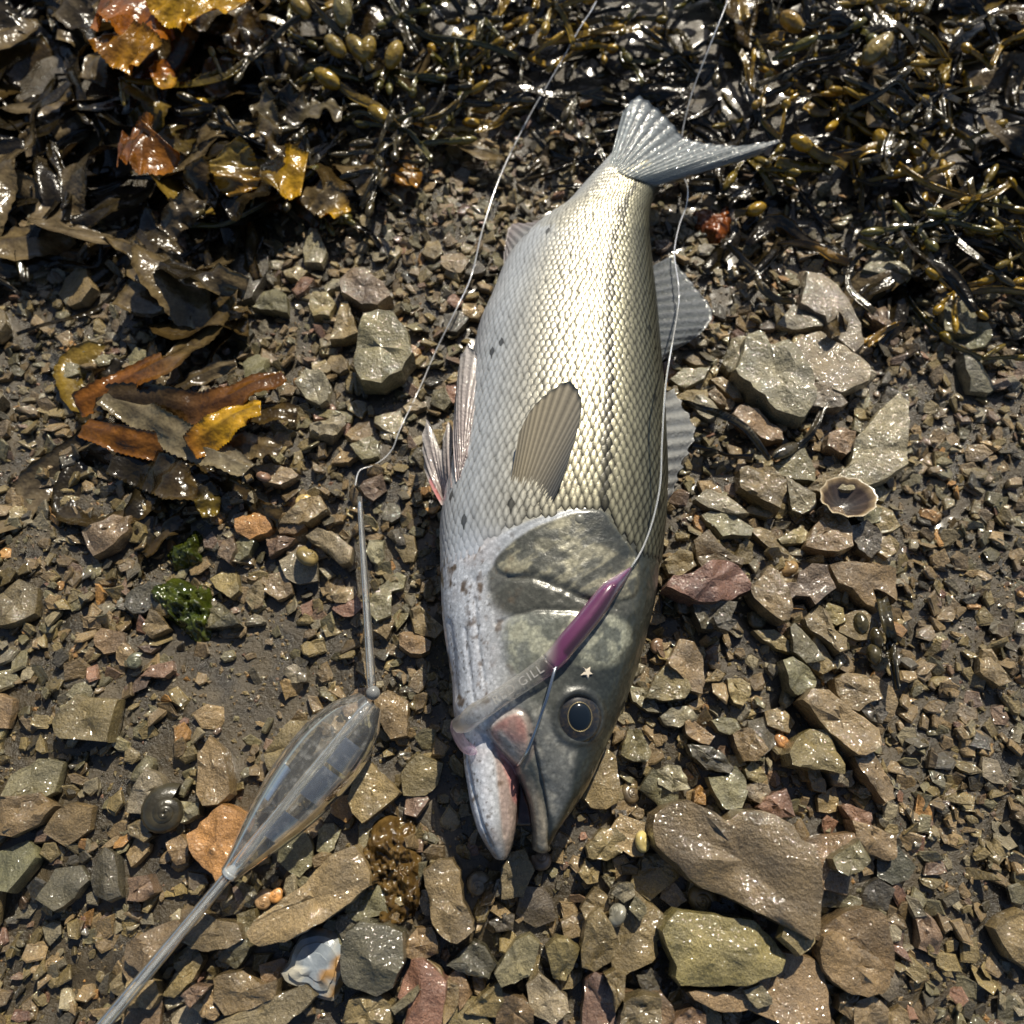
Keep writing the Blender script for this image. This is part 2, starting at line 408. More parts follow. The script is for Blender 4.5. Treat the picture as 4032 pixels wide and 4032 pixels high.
def zone(px, py):
    if px < 480: return 'on open shingle beyond the float'
    if px > 3560: return 'on open shingle beyond the limpet shell'
    if py > 3250 and 1600 < px < 2420: return "in front of the fish's open mouth"
    if py > 3150 and px >= 2420: return 'around the heart-shaped stone'
    if px < 1720 and py > 2650: return 'beside the clear float body'
    if px < 1720 and py > 1900: return 'beside the thin stem of the float'
    if px < 1900: return "between the brown wrack and the fish's belly"
    if py < 1900: return 'between the seaweed heap and the limpet shell'
    return "beside the back of the fish's head"

# traced from the photograph: region, colour, thickness in mm, outline, own label (stones low in the pile first)
STONES = """
F brown 12|0,1010 80,990 180,1070 280,1150 290,1260 240,1330 240,1420 120,1500 10,1560 -60,1540 -70,1300|broad tan-brown slab beside the spiral shell and the olive oval slab
F tan 11|1100,1430 1230,1440 1340,1480 1390,1560 1400,1650 1420,1700 1420,1890 1150,1900 1000,1850 900,1800 720,1810 540,1730 500,1690 560,1660 760,1680 900,1620 1030,1580 1080,1530|pale tan slab lying under the olive oval slab
F brown 11|1310,1290 1420,1210 1550,1150 1650,1110 1780,1130 1820,1200 1860,1330 1890,1480 1880,1560 1780,1450 1640,1360 1500,1310 1400,1330|wide brown slab under a rounded dark brown slab
F brown 10|1280,660 1420,610 1600,590 1620,650 1600,760 1580,920 1560,1000 1400,960 1350,1050 1330,1090 1335,830|flat brown slab tucked under the heart-shaped stone, small block on it
F brown 13|1400,1310 1480,1285 1560,1320 1660,1390 1770,1460 1850,1540 1860,1640 1800,1690 1700,1700 1600,1690 1470,1600 1400,1500 1390,1400|rounded dark brown slab with pitted face near the heart-shaped stone
F olive 15|300,1270 330,1200 390,1145 560,1160 760,1180 870,1195 950,1260 1040,1340 1100,1450 1070,1520 960,1570 840,1610 680,1630 520,1640 430,1620 390,1560 400,1480 330,1360|olive oval slab with a crack across it, a spiral shell behind it
F brown 22|260,540 290,470 370,410 480,385 560,420 660,470 730,515 770,510 830,465 930,450 1040,480 1130,540 1180,610 1270,660 1300,740 1335,820 1330,960 1320,1100 1320,1220 1260,1265 1180,1230 1050,1170 940,1110 880,1060 740,1010 600,950 500,890 430,810 370,750 300,660|big glistening heart-shaped brown stone, largest of the shingle
F green-grey 9|1470,760 1560,690 1640,640 1710,770 1640,830 1550,870 1490,830|small blocky stone perched on a flat brown slab
F green-grey 6|1400,960 1640,1030 1650,1070 1560,1095 1350,1090
F brown 10|1600,500 1750,540 1890,600 1895,740 1850,770 1700,710 1630,640
F reddish 8|1545,400 1580,380 1720,440 1730,530 1610,510
F tan 11|1615,60 1730,20 1800,100 1890,250 1890,330 1830,360 1740,250 1650,150
F pale grey 9|615,200 720,190 790,130 860,210 870,290 830,400 720,410 650,300
F pale grey 8|860,260 930,225 1010,250 1025,290 960,370 880,330
F reddish 9|945,400 1010,330 1130,280 1170,370 1190,460 1080,475
F pale grey 10|250,150 330,110 400,120 440,200 460,270 350,290 260,240
F olive 8|850,140 910,80 960,120 1000,200 960,240 870,200
F brown 10|0,1680 130,1700 270,1690 340,1780 360,1900 0,1900
F purple-brown 10|370,1870 480,1790 580,1840 580,1910 360,1910
F olive 6|1280,120 1350,110 1420,250 1420,300 1330,280 1290,200
F pale grey 8|1430,150 1590,150 1620,230 1600,260 1480,250
F brown 8|1500,1700 1620,1650 1660,1680 1600,1760 1580,1860 1500,1800
F tan 10|1600,1770 1730,1700 1830,1790 1830,1900 1600,1900
F green-grey 7|145,740 180,725 285,730 285,810 140,835
F orange-tan 6|510,290 540,250 585,290 580,380 500,370
F dark grey 9|100,1560 210,1520 280,1600 250,1680 150,1690
F green-grey 4|850,1670 960,1630 1030,1720 1030,1760 940,1790 880,1730|small square slate chip on the pale tan slab
R olive 13|1160,1700 1230,1590 1330,1530 1420,1540 1480,1640 1530,1770 1530,1830 1400,1800 1280,1790 1190,1780
R brown 10|1480,1190 1560,1150 1690,1160 1760,1240 1785,1320 1700,1340 1640,1400 1560,1370 1500,1280
R brown 15|1265,1340 1330,1270 1440,1270 1560,1370 1680,1450 1770,1530 1760,1630 1670,1700 1600,1700 1520,1620 1450,1550 1350,1430|long rough dark brown slab with rounded corners between limpet and heart-shaped stone
R dark grey 9|1645,1370 1730,1330 1800,1340 1840,1420 1800,1480 1720,1460
R brown 9|510,230 600,170 700,280 840,350 830,380 740,360 560,390 530,330
R olive 9|300,360 400,290 480,310 510,390 400,460 330,440
R reddish 15|330,540 370,470 470,470 560,400 640,370 740,365 830,400 900,500 890,545 760,610 620,635 500,625 440,600|large reddish purple lozenge-shaped slate beside the back of the head
R brown 13|900,540 980,480 1010,415 1080,450 1130,540 1165,660 1150,760 1090,770 980,690 920,620|brown shield-shaped slate next to the reddish lozenge
R purple-brown 11|1230,450 1310,400 1400,410 1470,550 1400,600 1330,660 1290,600 1200,600 1150,650 1135,520 1220,510
R brown 12|1285,250 1310,160 1400,50 1400,0 1500,10 1580,150 1560,270 1480,300 1380,280
R pale grey 7|565,50 620,20 780,50 900,130 880,190 750,180 700,190 620,110
R olive 5|890,160 960,135 1030,160 1100,240 1170,310 1230,360 1120,350 1060,300 960,220
R olive 6|1085,210 1250,115 1320,180 1250,230 1110,240
R dark grey 9|1580,140 1700,90 1800,180 1810,260 1740,330 1650,270
R tan 10|1435,420 1560,390 1700,400 1890,430 1890,630 1800,550 1740,560 1780,690 1700,650 1580,560 1500,520
R brown 10|1280,760 1370,670 1420,720 1470,840 1540,900 1540,970 1490,990 1420,910 1290,820
R olive 6|920,850 1060,840 1150,920 1160,990 1080,970 960,890
R olive 7|1340,880 1420,990 1480,1100 1390,1140 1290,1080 1300,960
R green-grey 6|1165,830 1200,800 1260,870 1330,930 1400,1040 1280,1060 1190,990
R green-grey 10|1115,1060 1180,1040 1290,1110 1350,1190 1340,1230 1220,1290 1160,1240
R brown 9|320,1080 400,920 500,930 560,1030 570,1150 560,1270 480,1250 440,1180
R olive 10|185,1300 240,1170 320,1080 450,1180 475,1250 430,1310 300,1325
R olive 7|740,1180 820,1180 880,1220 890,1290 840,1360 780,1340 750,1270
R pale grey 7|270,1450 340,1390 450,1370 520,1440 470,1480 440,1490 400,1510 310,1500
R brown 8|440,1480 490,1460 580,1530 640,1580 600,1630 530,1620 450,1560
R green-grey 6|630,1470 700,1445 790,1460 820,1530 740,1565 670,1540
R brown 10|780,1570 870,1520 950,1590 990,1670 930,1740 840,1745 800,1640
R olive 10|10,1640 50,1530 130,1540 200,1690 160,1750 60,1740 0,1700
R dark grey 10|470,1640 600,1650 700,1700 770,1790 740,1830 600,1800 500,1720
R olive 5|570,1200 660,1110 720,1150 680,1190
R green-grey 6|60,1230 150,1250 230,1350 265,1410 180,1400 80,1330
R dark grey 12|500,650 620,630 780,660 740,760 650,830 560,820 510,730
R dark grey 7|630,760 720,730 790,790 740,850 660,820
Q pale grey 9|1250,280 1300,150 1400,140 1500,220 1560,350 1640,470 1670,590 1600,650 1490,560 1400,440 1250,340
Q pale grey 7|1090,470 1190,350 1300,420 1390,430 1380,500 1220,510
Q pale grey 11|1190,640 1280,570 1380,545 1470,600 1560,660 1640,710 1710,790 1690,860 1600,900 1500,950 1400,890 1330,850 1260,750
Q pale grey 16|815,790 860,660 880,570 950,550 1010,600 1020,640 1130,620 1190,640 1250,750 1320,850 1330,990 1260,1100 1170,1080 1080,1040 960,940 870,860|pale sparkling slab standing proud between the fish's back and the limpet shell
Q pale grey 8|1330,900 1400,890 1480,960 1540,1040 1500,1060 1400,1050 1310,1040
Q green-grey 9|705,740 760,590 850,575 860,660 810,800 740,790
Q tan 9|770,1110 830,1060 940,1080 1030,1150 1110,1200 1110,1260 1000,1270 900,1210|smooth tan oblong pebble below the sparkling pale slab
Q pale grey 6|345,850 430,780 600,780 560,860 440,915
Q brown 6|620,870 700,850 790,920 840,990 770,980
Q olive 6|375,970 450,940 580,940 590,1020 450,1030
Q brown 5|590,960 640,930 710,1000 720,1040 650,1020
Q pale grey 13|1625,1290 1700,1200 1800,1080 1890,1000 1960,1060 1960,1440 1890,1490 1800,1540 1680,1590 1560,1610 1470,1570 1530,1500 1620,1400|large wet glittering slab right behind the upturned limpet shell
Q green-grey 8|1060,1460 1260,1350 1340,1480 1330,1560 1230,1550 1120,1520
Q olive 12|820,1500 880,1460 1010,1460 1130,1550 1140,1620 1090,1745 960,1680 840,1600|squarish olive slate beside the fish's back with a weed shadow across it
Q pale grey 8|520,1690 590,1630 700,1660 790,1720 860,1790 780,1800 600,1760
Q pale grey 8|1140,1540 1230,1590 1330,1660 1340,1740 1260,1780 1190,1760
Q brown 9|1440,1240 1520,1200 1610,1230 1610,1330 1560,1370 1430,1310
Q brown 8|1300,1600 1420,1500 1470,1580 1430,1660
Q brown 4|440,690 500,665 560,700 680,730 660,745 520,740
C pale grey 11|1690,1850 1790,1640 1890,1590 2000,1640 1990,1900 1880,1880
M reddish 11|120,1710 220,1480 290,1470 440,1610 420,1780 410,1910 160,1910 180,1780|pinkish brown slab with a thin green-grey chip on it
M olive 8|300,1480 330,1465 410,1530 450,1600 530,1640 530,1760 480,1840 430,1890 440,1620
M brown 8|460,1590 540,1510 590,1600 620,1700 540,1800 530,1640
M brown 11|830,1690 980,1720 1050,1810 1050,1910 800,1910
M olive 10|590,1830 700,1700 820,1610 840,1750 790,1860 700,1850
M pale grey 11|1020,1640 1100,1565 1160,1610 1280,1720 1290,1800 1200,1890 1040,1820|dazzling wet pale slate below the fish's mouth
M brown 11|1690,1750 1810,1700 1930,1720 1930,1910 1660,1910
M olive 8|1555,1570 1620,1530 1690,1580 1680,1700 1620,1810 1610,1690
M purple-brown 12|1425,1600 1480,1550 1540,1570 1610,1700 1620,1910 1400,1910|tall maroon slate with a straight edge near the fish's mouth
M brown 7|1250,1190 1380,1140 1450,1180 1390,1290 1280,1310
M brown 9|1390,1100 1480,960 1560,1010 1600,1150 1570,1200 1500,1120 1420,1180
M olive 13|1400,1300 1440,1170 1510,1110 1580,1210 1640,1340 1570,1470 1480,1530 1400,1500 1390,1400
M olive 12|1150,1380 1220,1310 1290,1320 1370,1380 1340,1470 1280,1600 1200,1590
M brown 13|300,860 400,790 480,790 540,870 550,960 560,1060 630,1180 620,1250 520,1330 440,1300 360,1200 330,1000|long grey-brown stone in the shadow of the fish's jaw
M brown 9|840,830 900,730 990,700 1050,840 980,1010 840,1030
M dark grey 10|470,1490 640,1340 720,1380 790,1490 740,1580 600,1550
M green-grey 13|800,1540 930,1330 1030,1300 1090,1350 1060,1480 1020,1560 840,1640
M olive 10|1430,670 1530,560 1620,550 1690,610 1660,720 1560,760 1440,750|sunlit yellowish block just beside the fish's snout
M olive 7|1370,860 1420,770 1510,850 1500,920 1430,930
M olive 8|1405,330 1480,100 1550,0 1620,60 1650,240 1630,360 1560,405 1460,390
M tan 9|140,1400 250,1250 350,1240 390,1340 380,1410 240,1480
M pale grey 6|1600,1000 1650,930 1740,930 1750,1010 1680,1060
M green-grey 6|1720,1110 1760,1020 1830,1080 1830,1130 1790,1180
M green-grey 4|1530,880 1620,890 1590,970
M dark grey 6|1620,420 1690,430 1730,520 1690,565 1640,540
M dark grey 7|750,1200 860,1140 920,1150 910,1250 800,1270
M green-grey 3|70,1790 250,1640 260,1670 220,1740 100,1830
L brown 11|0,1340 180,1240 330,1200 370,1330 250,1450 100,1530 0,1450
L brown 10|380,1330 420,1160 500,1130 600,1180 750,1210 790,1310 700,1360 560,1390 450,1370
L tan 17|875,1250 930,1170 1080,1040 1200,960 1260,900 1300,850 1400,760 1540,695 1600,770 1650,870 1640,960 1560,1020 1450,1120 1300,1210 1100,1310 950,1345 890,1310|long smooth olive-tan stone shaped like a boomerang near the float
L orange-tan 13|415,600 480,550 660,390 760,440 820,490 760,700 690,830 630,890 520,800 450,700|rusty orange slate under the narrow end of the float
L dark grey 15|1490,1420 1540,1270 1620,1205 1780,1240 1890,1290 1890,1500 1820,1640 1720,1700 1640,1670 1500,1600|dark rounded slab beside the oyster shell
L brown 10|610,1590 720,1560 790,1550 930,1640 1020,1600 1000,1720 840,1790 680,1830 605,1740
L green-grey 9|620,1910 800,1810 1000,1730 1200,1650 1270,1720 1180,1830 1050,1920 600,1920|long green-grey slab below the oyster shell
L olive 7|250,1700 330,1560 500,1430 520,1470 440,1610 330,1710
L tan 8|420,1780 500,1680 590,1640 640,1830 600,1870 500,1830
L green-grey 8|620,1430 700,1370 800,1310 840,1380 780,1480 740,1520 640,1470
L pale grey 9|0,430 20,300 130,140 200,180 250,290 140,400 100,440
L brown 11|480,300 480,30 560,-60 640,0 690,200 690,300 620,370 520,380
L olive 9|1530,340 1600,80 1640,70 1870,300 1630,500 1560,430|olive kite-shaped slate between the float and the fish's jaw
L brown 12|1495,1900 1540,1740 1720,1690 1820,1780 1815,1900
L brown 7|0,530 100,480 160,600 110,640 10,590
L brown 8|270,650 360,600 420,680 400,780 330,800
L purple-brown 8|10,900 130,880 180,990 100,1050 0,1040
L purple-brown 7|380,1700 450,1640 560,1650 430,1790
L tan 9|0,1600 150,1560 220,1700 160,1790 0,1780
L olive 7|760,1150 880,1110 890,1200 830,1320 780,1270
L dark grey 6|1100,640 1150,570 1260,590 1270,680 1180,700
P brown 9|950,1700 1130,1480 1280,1480 1310,1530 1240,1650 1100,1800 1000,1850|brown slab seen beside and through the clear float
P green-grey 9|1240,190 1320,140 1420,170 1550,270 1530,360 1460,370 1380,290 1290,240
P orange-tan 8|750,70 870,30 970,50 1000,110 960,160 840,195 760,150
P tan 7|1040,120 1130,50 1200,20 1220,120 1150,165 1050,160
P purple-brown 7|620,310 650,220 720,195 745,270 700,370
P green-grey 6|735,350 750,220 800,195 880,230 830,320 760,360
P purple-brown 7|960,210 1090,195 1160,215 1050,290 980,320
P green-grey 8|540,820 570,700 630,655 740,750 770,800 650,815
P pale grey 6|1065,1120 1140,1070 1220,1080 1225,1190 1120,1195|small pale square stone set alone in the mud
P brown 7|110,840 160,700 210,720 270,820 160,890
P olive 6|560,480 640,430 740,450 760,560 710,610 600,540
P reddish 5|100,1160 150,1090 300,1060 310,1120 260,1170|brick-red chip on the mud near the green weed
P brown 9|1715,1330 1800,1270 1930,1330 1930,1560 1820,1590 1740,1440
P olive 6|1700,680 1790,650 1840,780 1790,890 1710,840
P green-grey 5|1740,550 1860,430 1920,460 1900,540 1800,580
P brown 5|970,450 1090,410 1120,560 1030,620 940,560
S green-grey 17|1395,1400 1410,1330 1440,1255 1490,1232 1550,1238 1595,1290 1610,1380 1570,1440 1500,1480 1420,1480|chunky pale green-grey boulder, tallest between the wrack and the fish's belly
K purple-brown 11|1480,190 1530,120 1640,110 1760,220 1820,300 1730,360 1620,340 1500,260
K olive 8|1415,520 1480,330 1520,330 1590,540 1500,570 1410,580
K olive 8|1260,350 1290,270 1380,270 1430,330 1390,420 1290,420
K green-grey 7|870,350 950,260 1040,250 1100,290 1100,390
K pale grey 9|1170,890 1240,800 1340,810 1390,880 1370,980 1320,1010 1230,970|small flashing white-wet slate in the grit near the fishing line
K tan 7|880,1480 1000,1450 1130,1480 1170,1520 1060,1590 950,1580
K olive 4|1240,1080 1300,1060 1550,1090 1530,1150 1380,1130
K green-grey 7|1550,1320 1680,1250 1740,1300 1730,1390 1630,1420
K olive 5|960,1240 1040,1200 1150,1220 1060,1290
K tan 5|1410,1440 1480,1350 1590,1390 1530,1440
K dark grey 8|650,60 760,0 960,0 960,90 860,290 760,310
K tan 6|1080,110 1180,70 1240,110 1190,170 1100,150
K pale grey 7|1215,-60 1260,-190 1310,-180 1370,-30 1340,50 1230,40
K tan 7|370,320 400,285 480,340 460,410 400,420
K green-grey 7|0,700 60,640 150,680 190,740 20,800
K tan 8|1050,1850 1200,1690 1330,1680 1370,1760 1250,1850
"""
def stone_label(colour, size, px, py, W):
    s = 'small' if size < .013 else ('broad' if size > .026 else 'medium')
    ev = np.sqrt(np.maximum(np.linalg.eigvalsh(np.cov(np.asarray(W).T)), 1e-12)); asp = ev[1] / ev[0]
    sh = 'long narrow' if asp > 2.1 else ('oblong' if asp > 1.5 else ('three-cornered' if len(W) < 6 else 'blunt'))
    z = zone(px, py)
    return f'{s} {sh} wet {colour} slate {z}', f'{s} {sh} {colour} slates {z}'
n_stone = 0
for line in STONES.strip().splitlines():
    part = line.split('|'); head = part[0].split(); reg = head[0]; colour = ' '.join(head[1:-1]); th = float(head[-1]) / 1000 * 1.35
    px = src(reg, parse(part[1])); c = np.mean(px, 0); px = [(c[0] + (x - c[0]) * 1.10, c[1] + (y - c[1]) * 1.10) for x, y in px]
    zt = ground_z(np.array([at(*c, .0)[:2]]))[0] + th
    W = np.array([at(x, y, max(zt, .004))[:2] for x, y in px])
    hw = hm_window(W)
    z0 = ground_z(W.mean(0)[None])[0]
    if hw and hw[1].any():
        z0 = float(np.percentile(HM[hw[0]][hw[1]], 70))
    if abs(z0 + th - zt) > .003:
        W = np.array([at(x, y, z0 + th - .0015)[:2] for x, y in px])
        hw = hm_window(W)
    cen = W.mean(0); z0 -= .0015
    V, F = stone_geo(W - cen, th, 100 + n_stone, 40 if len(px) > 12 else 26)
    me = bpy.data.meshes.new('stone'); me.from_pydata(V, [], F); finish(me, 38); me.materials.append(M_ROCK)
    o = put_stone(me, 'stone', cen, z0, (0, 0, 0), (1, 1, 1), colour)
    size = math.sqrt(max(abs(poly_sd(np.array([cen]), W)[0]), .001) * 2 * .01) if False else float(np.ptp(W, 0).mean())
    if len(part) > 2: tag(o, part[2], 'stone')
    else:
        lb, gr = stone_label(colour, size, *c, W); tag(o, lb, 'stone', gr)
    if hw:
        sub = HM[hw[0]]; sub[hw[1]] = np.maximum(sub[hw[1]], z0 + th); OCC[hw[0]] |= hw[1]
    n_stone += 1

# smaller single stones scattered in the gaps, from shared shapes
VAR = []
for k in range(16):
    r = np.random.default_rng(500 + k); n = r.integers(5, 9); an = np.sort(r.uniform(0, 2 * math.pi, n)) + np.linspace(0, .4, n)
    an = np.linspace(0, 2 * math.pi, n, endpoint=False) + r.normal(0, .22, n)
    rad = r.uniform(.36, .56, n); asp = r.uniform(.55, .95)
    V, F = stone_geo(np.stack([np.cos(an) * rad, np.sin(an) * rad * asp], 1), r.uniform(.22, .42), 600 + k, 13, .1)
    me = bpy.data.meshes.new('stone'); me.from_pydata(V, [], F); finish(me, 35); me.materials.append(M_ROCK); VAR.append((me, V))
FLOAT_A, FLOAT_B = at(1462, 2765, .02), at(905, 3440, .02)
colours = ['olive'] * 9 + ['brown'] * 9 + ['green-grey'] * 5 + ['purple-brown'] * 2 + ['dark grey'] * 4 + ['pale grey'] * 3 + ['tan'] * 4 + ['orange-tan', 'reddish']
tries = 0
while n_stone < 298 and tries < 30000:
    tries += 1
    px, py = random.uniform(-150, 4180), random.uniform(950, 4120)
    inside = 480 < px < 3560
    if (not inside) and (tries % 4 or py > 4000): continue
    p = at(px, py, .005); x, y = p.x, p.y
    size = random.uniform(.018, .036) if not inside else random.uniform(.013, .025)
    if sd_at(FISH_SD, x, y) > -.012 - (.01 if px > 2016 else .0) or sd_at(WEED_SD, x, y) > .0: continue
    if 600 < px < 1350 and 2500 < py < 3000: continue
    a = random.uniform(0, 6.28); me, V = random.choice(VAR)
    foot = np.array([(x + size * .5 * math.cos(t), y + size * .42 * math.sin(t)) for t in np.linspace(0, 6.28, 9)[:-1]])
    hw = hm_window(foot)
    if not hw or hw[1].sum() < 3: continue
    if OCC[hw[0]][hw[1]].mean() > .42: continue
    z0 = float(np.percentile(HM[hw[0]][hw[1]], 60)) - size * .04
    colour = random.choice(colours)
    zs = size * random.uniform(.8, 1.3)
    o = put_stone(me, 'stone', (x, y), z0, (random.gauss(0, .13), random.gauss(0, .13), a), (size, size, zs), colour)
    lb, gr = stone_label(colour, size, px, py, np.array(V)[13:26, :2] if len(V) > 26 else foot); tag(o, lb, 'stone', gr)
    sub = HM[hw[0]]; sub[hw[1]] = np.maximum(sub[hw[1]], z0 + zs * .32); OCC[hw[0]] |= hw[1]
    n_stone += 1

# loose chips and grit: uncountable
def scatter(name, label, n, smin, smax, mat, seed, verts, margin_occ=True, mudfac=1.0, pw=1.0, pile=0.0):
    r = np.random.default_rng(seed)
    X = r.uniform(-.60, .60, n * 3); Y = r.uniform(-.32, .72, n * 3)
    i = ((X - HX0) / HC).astype(int); j = ((Y - HY0) / HC).astype(int)
    keep = ~OCC[j, i] & (FISH_SD[j, i] < .012)
    P = to_px(np.stack([X, Y, np.zeros_like(X)], -1))
    keep &= (P[:, 0] > -260) & (P[:, 0] < 4300) & (P[:, 1] < 4250)
    mud = np.exp(-(((P[:, 0] - 980) / 380) ** 2 + ((P[:, 1] - 2680) / 420) ** 2))
    keep &= r.uniform(0, 1, len(X)) > mud * mudfac
    keep &= (WEED_SD[j, i] < .05)
    X = X[keep][:n]; Y = Y[keep][:n]; m = len(X)
    Z = HM[((Y - HY0) / HC).astype(int), ((X - HX0) / HC).astype(int)]
    Z = Z + r.uniform(0, 1, m) ** 2 * pile
    T, F = verts(r)                       # list of template shapes
    size = smin + (smax - smin) * r.uniform(0, 1, m) ** pw
    allV = []; allF = []; allC = []; off = 0
    cols = np.array([PAL[c] for c in colours])
    for k in range(len(T)):
        sel = np.arange(k, m, len(T)); q = len(sel)
        if not q: continue
        t = T[k]; a = r.uniform(0, 2 * math.pi, q); tx = r.normal(0, .4, q); ty = r.normal(0, .4, q)
        S = size[sel][:, None]
        v = t[None] * S[..., None] * np.array([1, 1, 1])
        z = v[..., 2] + v[..., 0] * tx[:, None] + v[..., 1] * ty[:, None]
        xx = v[..., 0] * np.cos(a)[:, None] - v[..., 1] * np.sin(a)[:, None] + X[sel][:, None]
        yy = v[..., 0] * np.sin(a)[:, None] + v[..., 1] * np.cos(a)[:, None] + Y[sel][:, None]
        allV.append(np.stack([xx, yy, z + Z[sel][:, None]], -1).reshape(-1, 3))
        allF.append((F[k][None] + (np.arange(q) * len(t))[:, None, None] + off).reshape(-1, 3)); off += q * len(t)
        c = cols[r.integers(0, len(cols), q)] * r.uniform(.65, 1.25, (q, 1)); allC.append(np.repeat(c, len(t), 0))
    o = mesh_np(name, np.concatenate(allV), np.concatenate(allF), mat, cols=np.concatenate(allC))
    tag(o, label, 'shingle', kind='stuff'); return o
def tri(F):
    out = []
    for f in F:
        for k in range(1, len(f) - 1): out.append((f[0], f[k], f[k + 1]))
    return np.array(out)
def chip_templates(r):
    T, F = [], []
    for k in range(24):
        n = int(r.integers(5, 8)); an = np.linspace(0, 2 * math.pi, n, endpoint=False) + r.normal(0, .25, n)
        rad = r.uniform(.32, .60, n); asp = r.uniform(.40, .95); h = r.uniform(.08, .26)
        ring = np.stack([np.cos(an) * rad, np.sin(an) * rad * asp], 1)
        v = [(x * .85, y * .85, -.12) for x, y in ring] + [(x, y, h * .6 + r.normal(0, .03)) for x, y in ring] + [(x * .8, y * .8, h + r.normal(0, .03)) for x, y in ring]
        f = []
        for b in (0, n):
            for q in range(n): f.append((b + q, b + (q + 1) % n, b + n + (q + 1) % n, b + n + q))
        f.append(tuple(2 * n + q for q in range(n)))
        T.append(np.array(v)); F.append(tri(f))
    return T, F
def grit_templates(r):
    T, F = [], []
    for k in range(10):
        v = np.array([(1, 0, 0), (0, 1, 0), (-1, 0, 0), (0, -1, 0), (0, 0, .7), (0, 0, -.5)], float) * .5 * r.uniform(.6, 1.3, (6, 3)) + r.normal(0, .07, (6, 3))
        f = np.array([(0, 1, 4), (1, 2, 4), (2, 3, 4), (3, 0, 4), (1, 0, 5), (2, 1, 5), (3, 2, 5), (0, 3, 5)])
        T.append(v); F.append(f)
    return T, F
scatter('slate_chips', 'mass of small wet slate chips filling the gaps between stones', 11500, .0048, .0148, M_PEB, 31, chip_templates, mudfac=.88, pw=1.2, pile=.0034)
scatter('grit', 'fine wet grit and shell sand lying on the mud', 30000, .0012, .0034, M_PEB, 32, grit_templates, mudfac=.45)

# ------------------------------------------------------------------ the fish
ST = [((2092, 3345), (2165, 3350), 6), ((2098, 3290), (2183, 3292), 9), ((2090, 3180), (2260, 3180), 14), ((2045, 3060), (2325, 3075), 19),
      ((1930, 2960), (2378, 2955), 23), ((1800, 2854), (2430, 2840), 27), ((1779, 2683), (2490, 2690), 30), ((1756, 2541), (2540, 2520), 32),
      ((1739, 2399), (2577, 2365), 34), ((1735, 2199), (2602, 2170), 35), ((1739, 2057), (2615, 2040), 36), ((1765, 1900), (2621, 1878), 36),
      ((1805, 1720), (2616, 1720), 35), ((1847, 1503), (2606, 1540), 33), ((1889, 1294), (2592, 1350), 30), ((1941, 1169), (2580, 1200), 27),
      ((2004, 1023), (2562, 1040), 23.5), ((2108, 908), (2550, 900), 20), ((2212, 835), (2555, 830), 17), ((2296, 741), (2575, 765), 14),
      ((2379, 647), (2620, 710), 11), ((2421, 595), (2640, 680), 7)]
NST = len(ST)
def zc_of(u):      # axis height, u 0 snout .. 1 tail base
    return float(np.interp(u, [0, .15, .45, .75, 1], [.027, .030, .032, .030, .030]))
def ring_at(bel, bak, T, zc, th, e=.92):
    """one cross-section point; th 0 = back edge, pi/2 = upper flank, pi = belly edge"""
    mid = (bel + bak) / 2; half = (bak - bel) / 2
    c, s = math.cos(th), math.sin(th)
    ca = math.copysign(abs(c) ** e, c); sa = math.copysign(abs(s) ** (e + (.14 if c < 0 else .0)), s)
    return Vector((mid.x + half.x * ca, mid.y + half.y * ca, zc + T * sa))
def loft(stations, nr, sub, zf):
    """stations (belly px, back px, T mm); returns closed mesh, and the sampled frames"""
    W = []
    for i, (b, k, T) in enumerate(stations):
        z = zf(i / (len(stations) - 1)); W.append(np.array([*at(*b, z), *at(*k, z), T / 1000, z]))
    S = spline(W, (len(stations) - 1) * sub + 1)
    V = []; F = []
    fr = [(Vector(s[0:3]), Vector(s[3:6]), max(s[6], .001), s[7]) for s in S]
    for b, k, T, z in fr:
        for q in range(nr): V.append(ring_at(b, k, T, z, 2 * math.pi * q / nr))
    m = len(fr)
    for i in range(m - 1):
        for q in range(nr): F.append((i * nr + q, i * nr + (q + 1) % nr, (i + 1) * nr + (q + 1) % nr, (i + 1) * nr + q))
    for i, rev in ((0, False), (m - 1, True)):
        c = sum((V[i * nr + q] for q in range(nr)), Vector()) / nr; V.append(c); ci = len(V) - 1
        for q in range(nr):
            f = (i * nr + (q + 1) % nr, i * nr + q, ci); F.append(f if not rev else f[::-1])
    return V, F, fr
tv, tf, FRM = loft(ST, 48, 6, zc_of)
JAW = [((1815, 2740), (1990, 2740), 16), ((1818, 2880), (2000, 2880), 15), ((1828, 3020), (2028, 3020), 13), ((1840, 3094), (2040, 3094), 12.5),
       ((1853, 3178), (2036, 3178), 12), ((1876, 3257), (2030, 3257), 11), ((1910, 3325), (2020, 3325), 9), ((1950, 3385), (1995, 3385), 5)]
jv, jf, _ = loft(JAW, 32, 5, lambda u: .032 - .006 * u)
THROAT = [((1950, 2960), (2110, 2960), 9), ((1990, 3060), (2110, 3060), 8), ((2000, 3180), (2130, 3180), 7), ((2010, 3250), (2130, 3250), 4)]
hv, hf, _ = loft(THROAT, 20, 4, lambda u: .021)
bv, bf = merge([(tv, tf), (jv, jf), (hv, hf)])
tmp_me = bpy.data.meshes.new('tmp'); tmp_me.from_pydata(bv, [], bf); tmp_me.update()
tmp = bpy.data.objects.new('tmp', tmp_me); COL.objects.link(tmp)
md = tmp.modifiers.new('r', 'REMESH'); md.mode = 'VOXEL'; md.voxel_size = .0008
ms = tmp.modifiers.new('s', 'SMOOTH'); ms.iterations = 6; ms.factor = .5
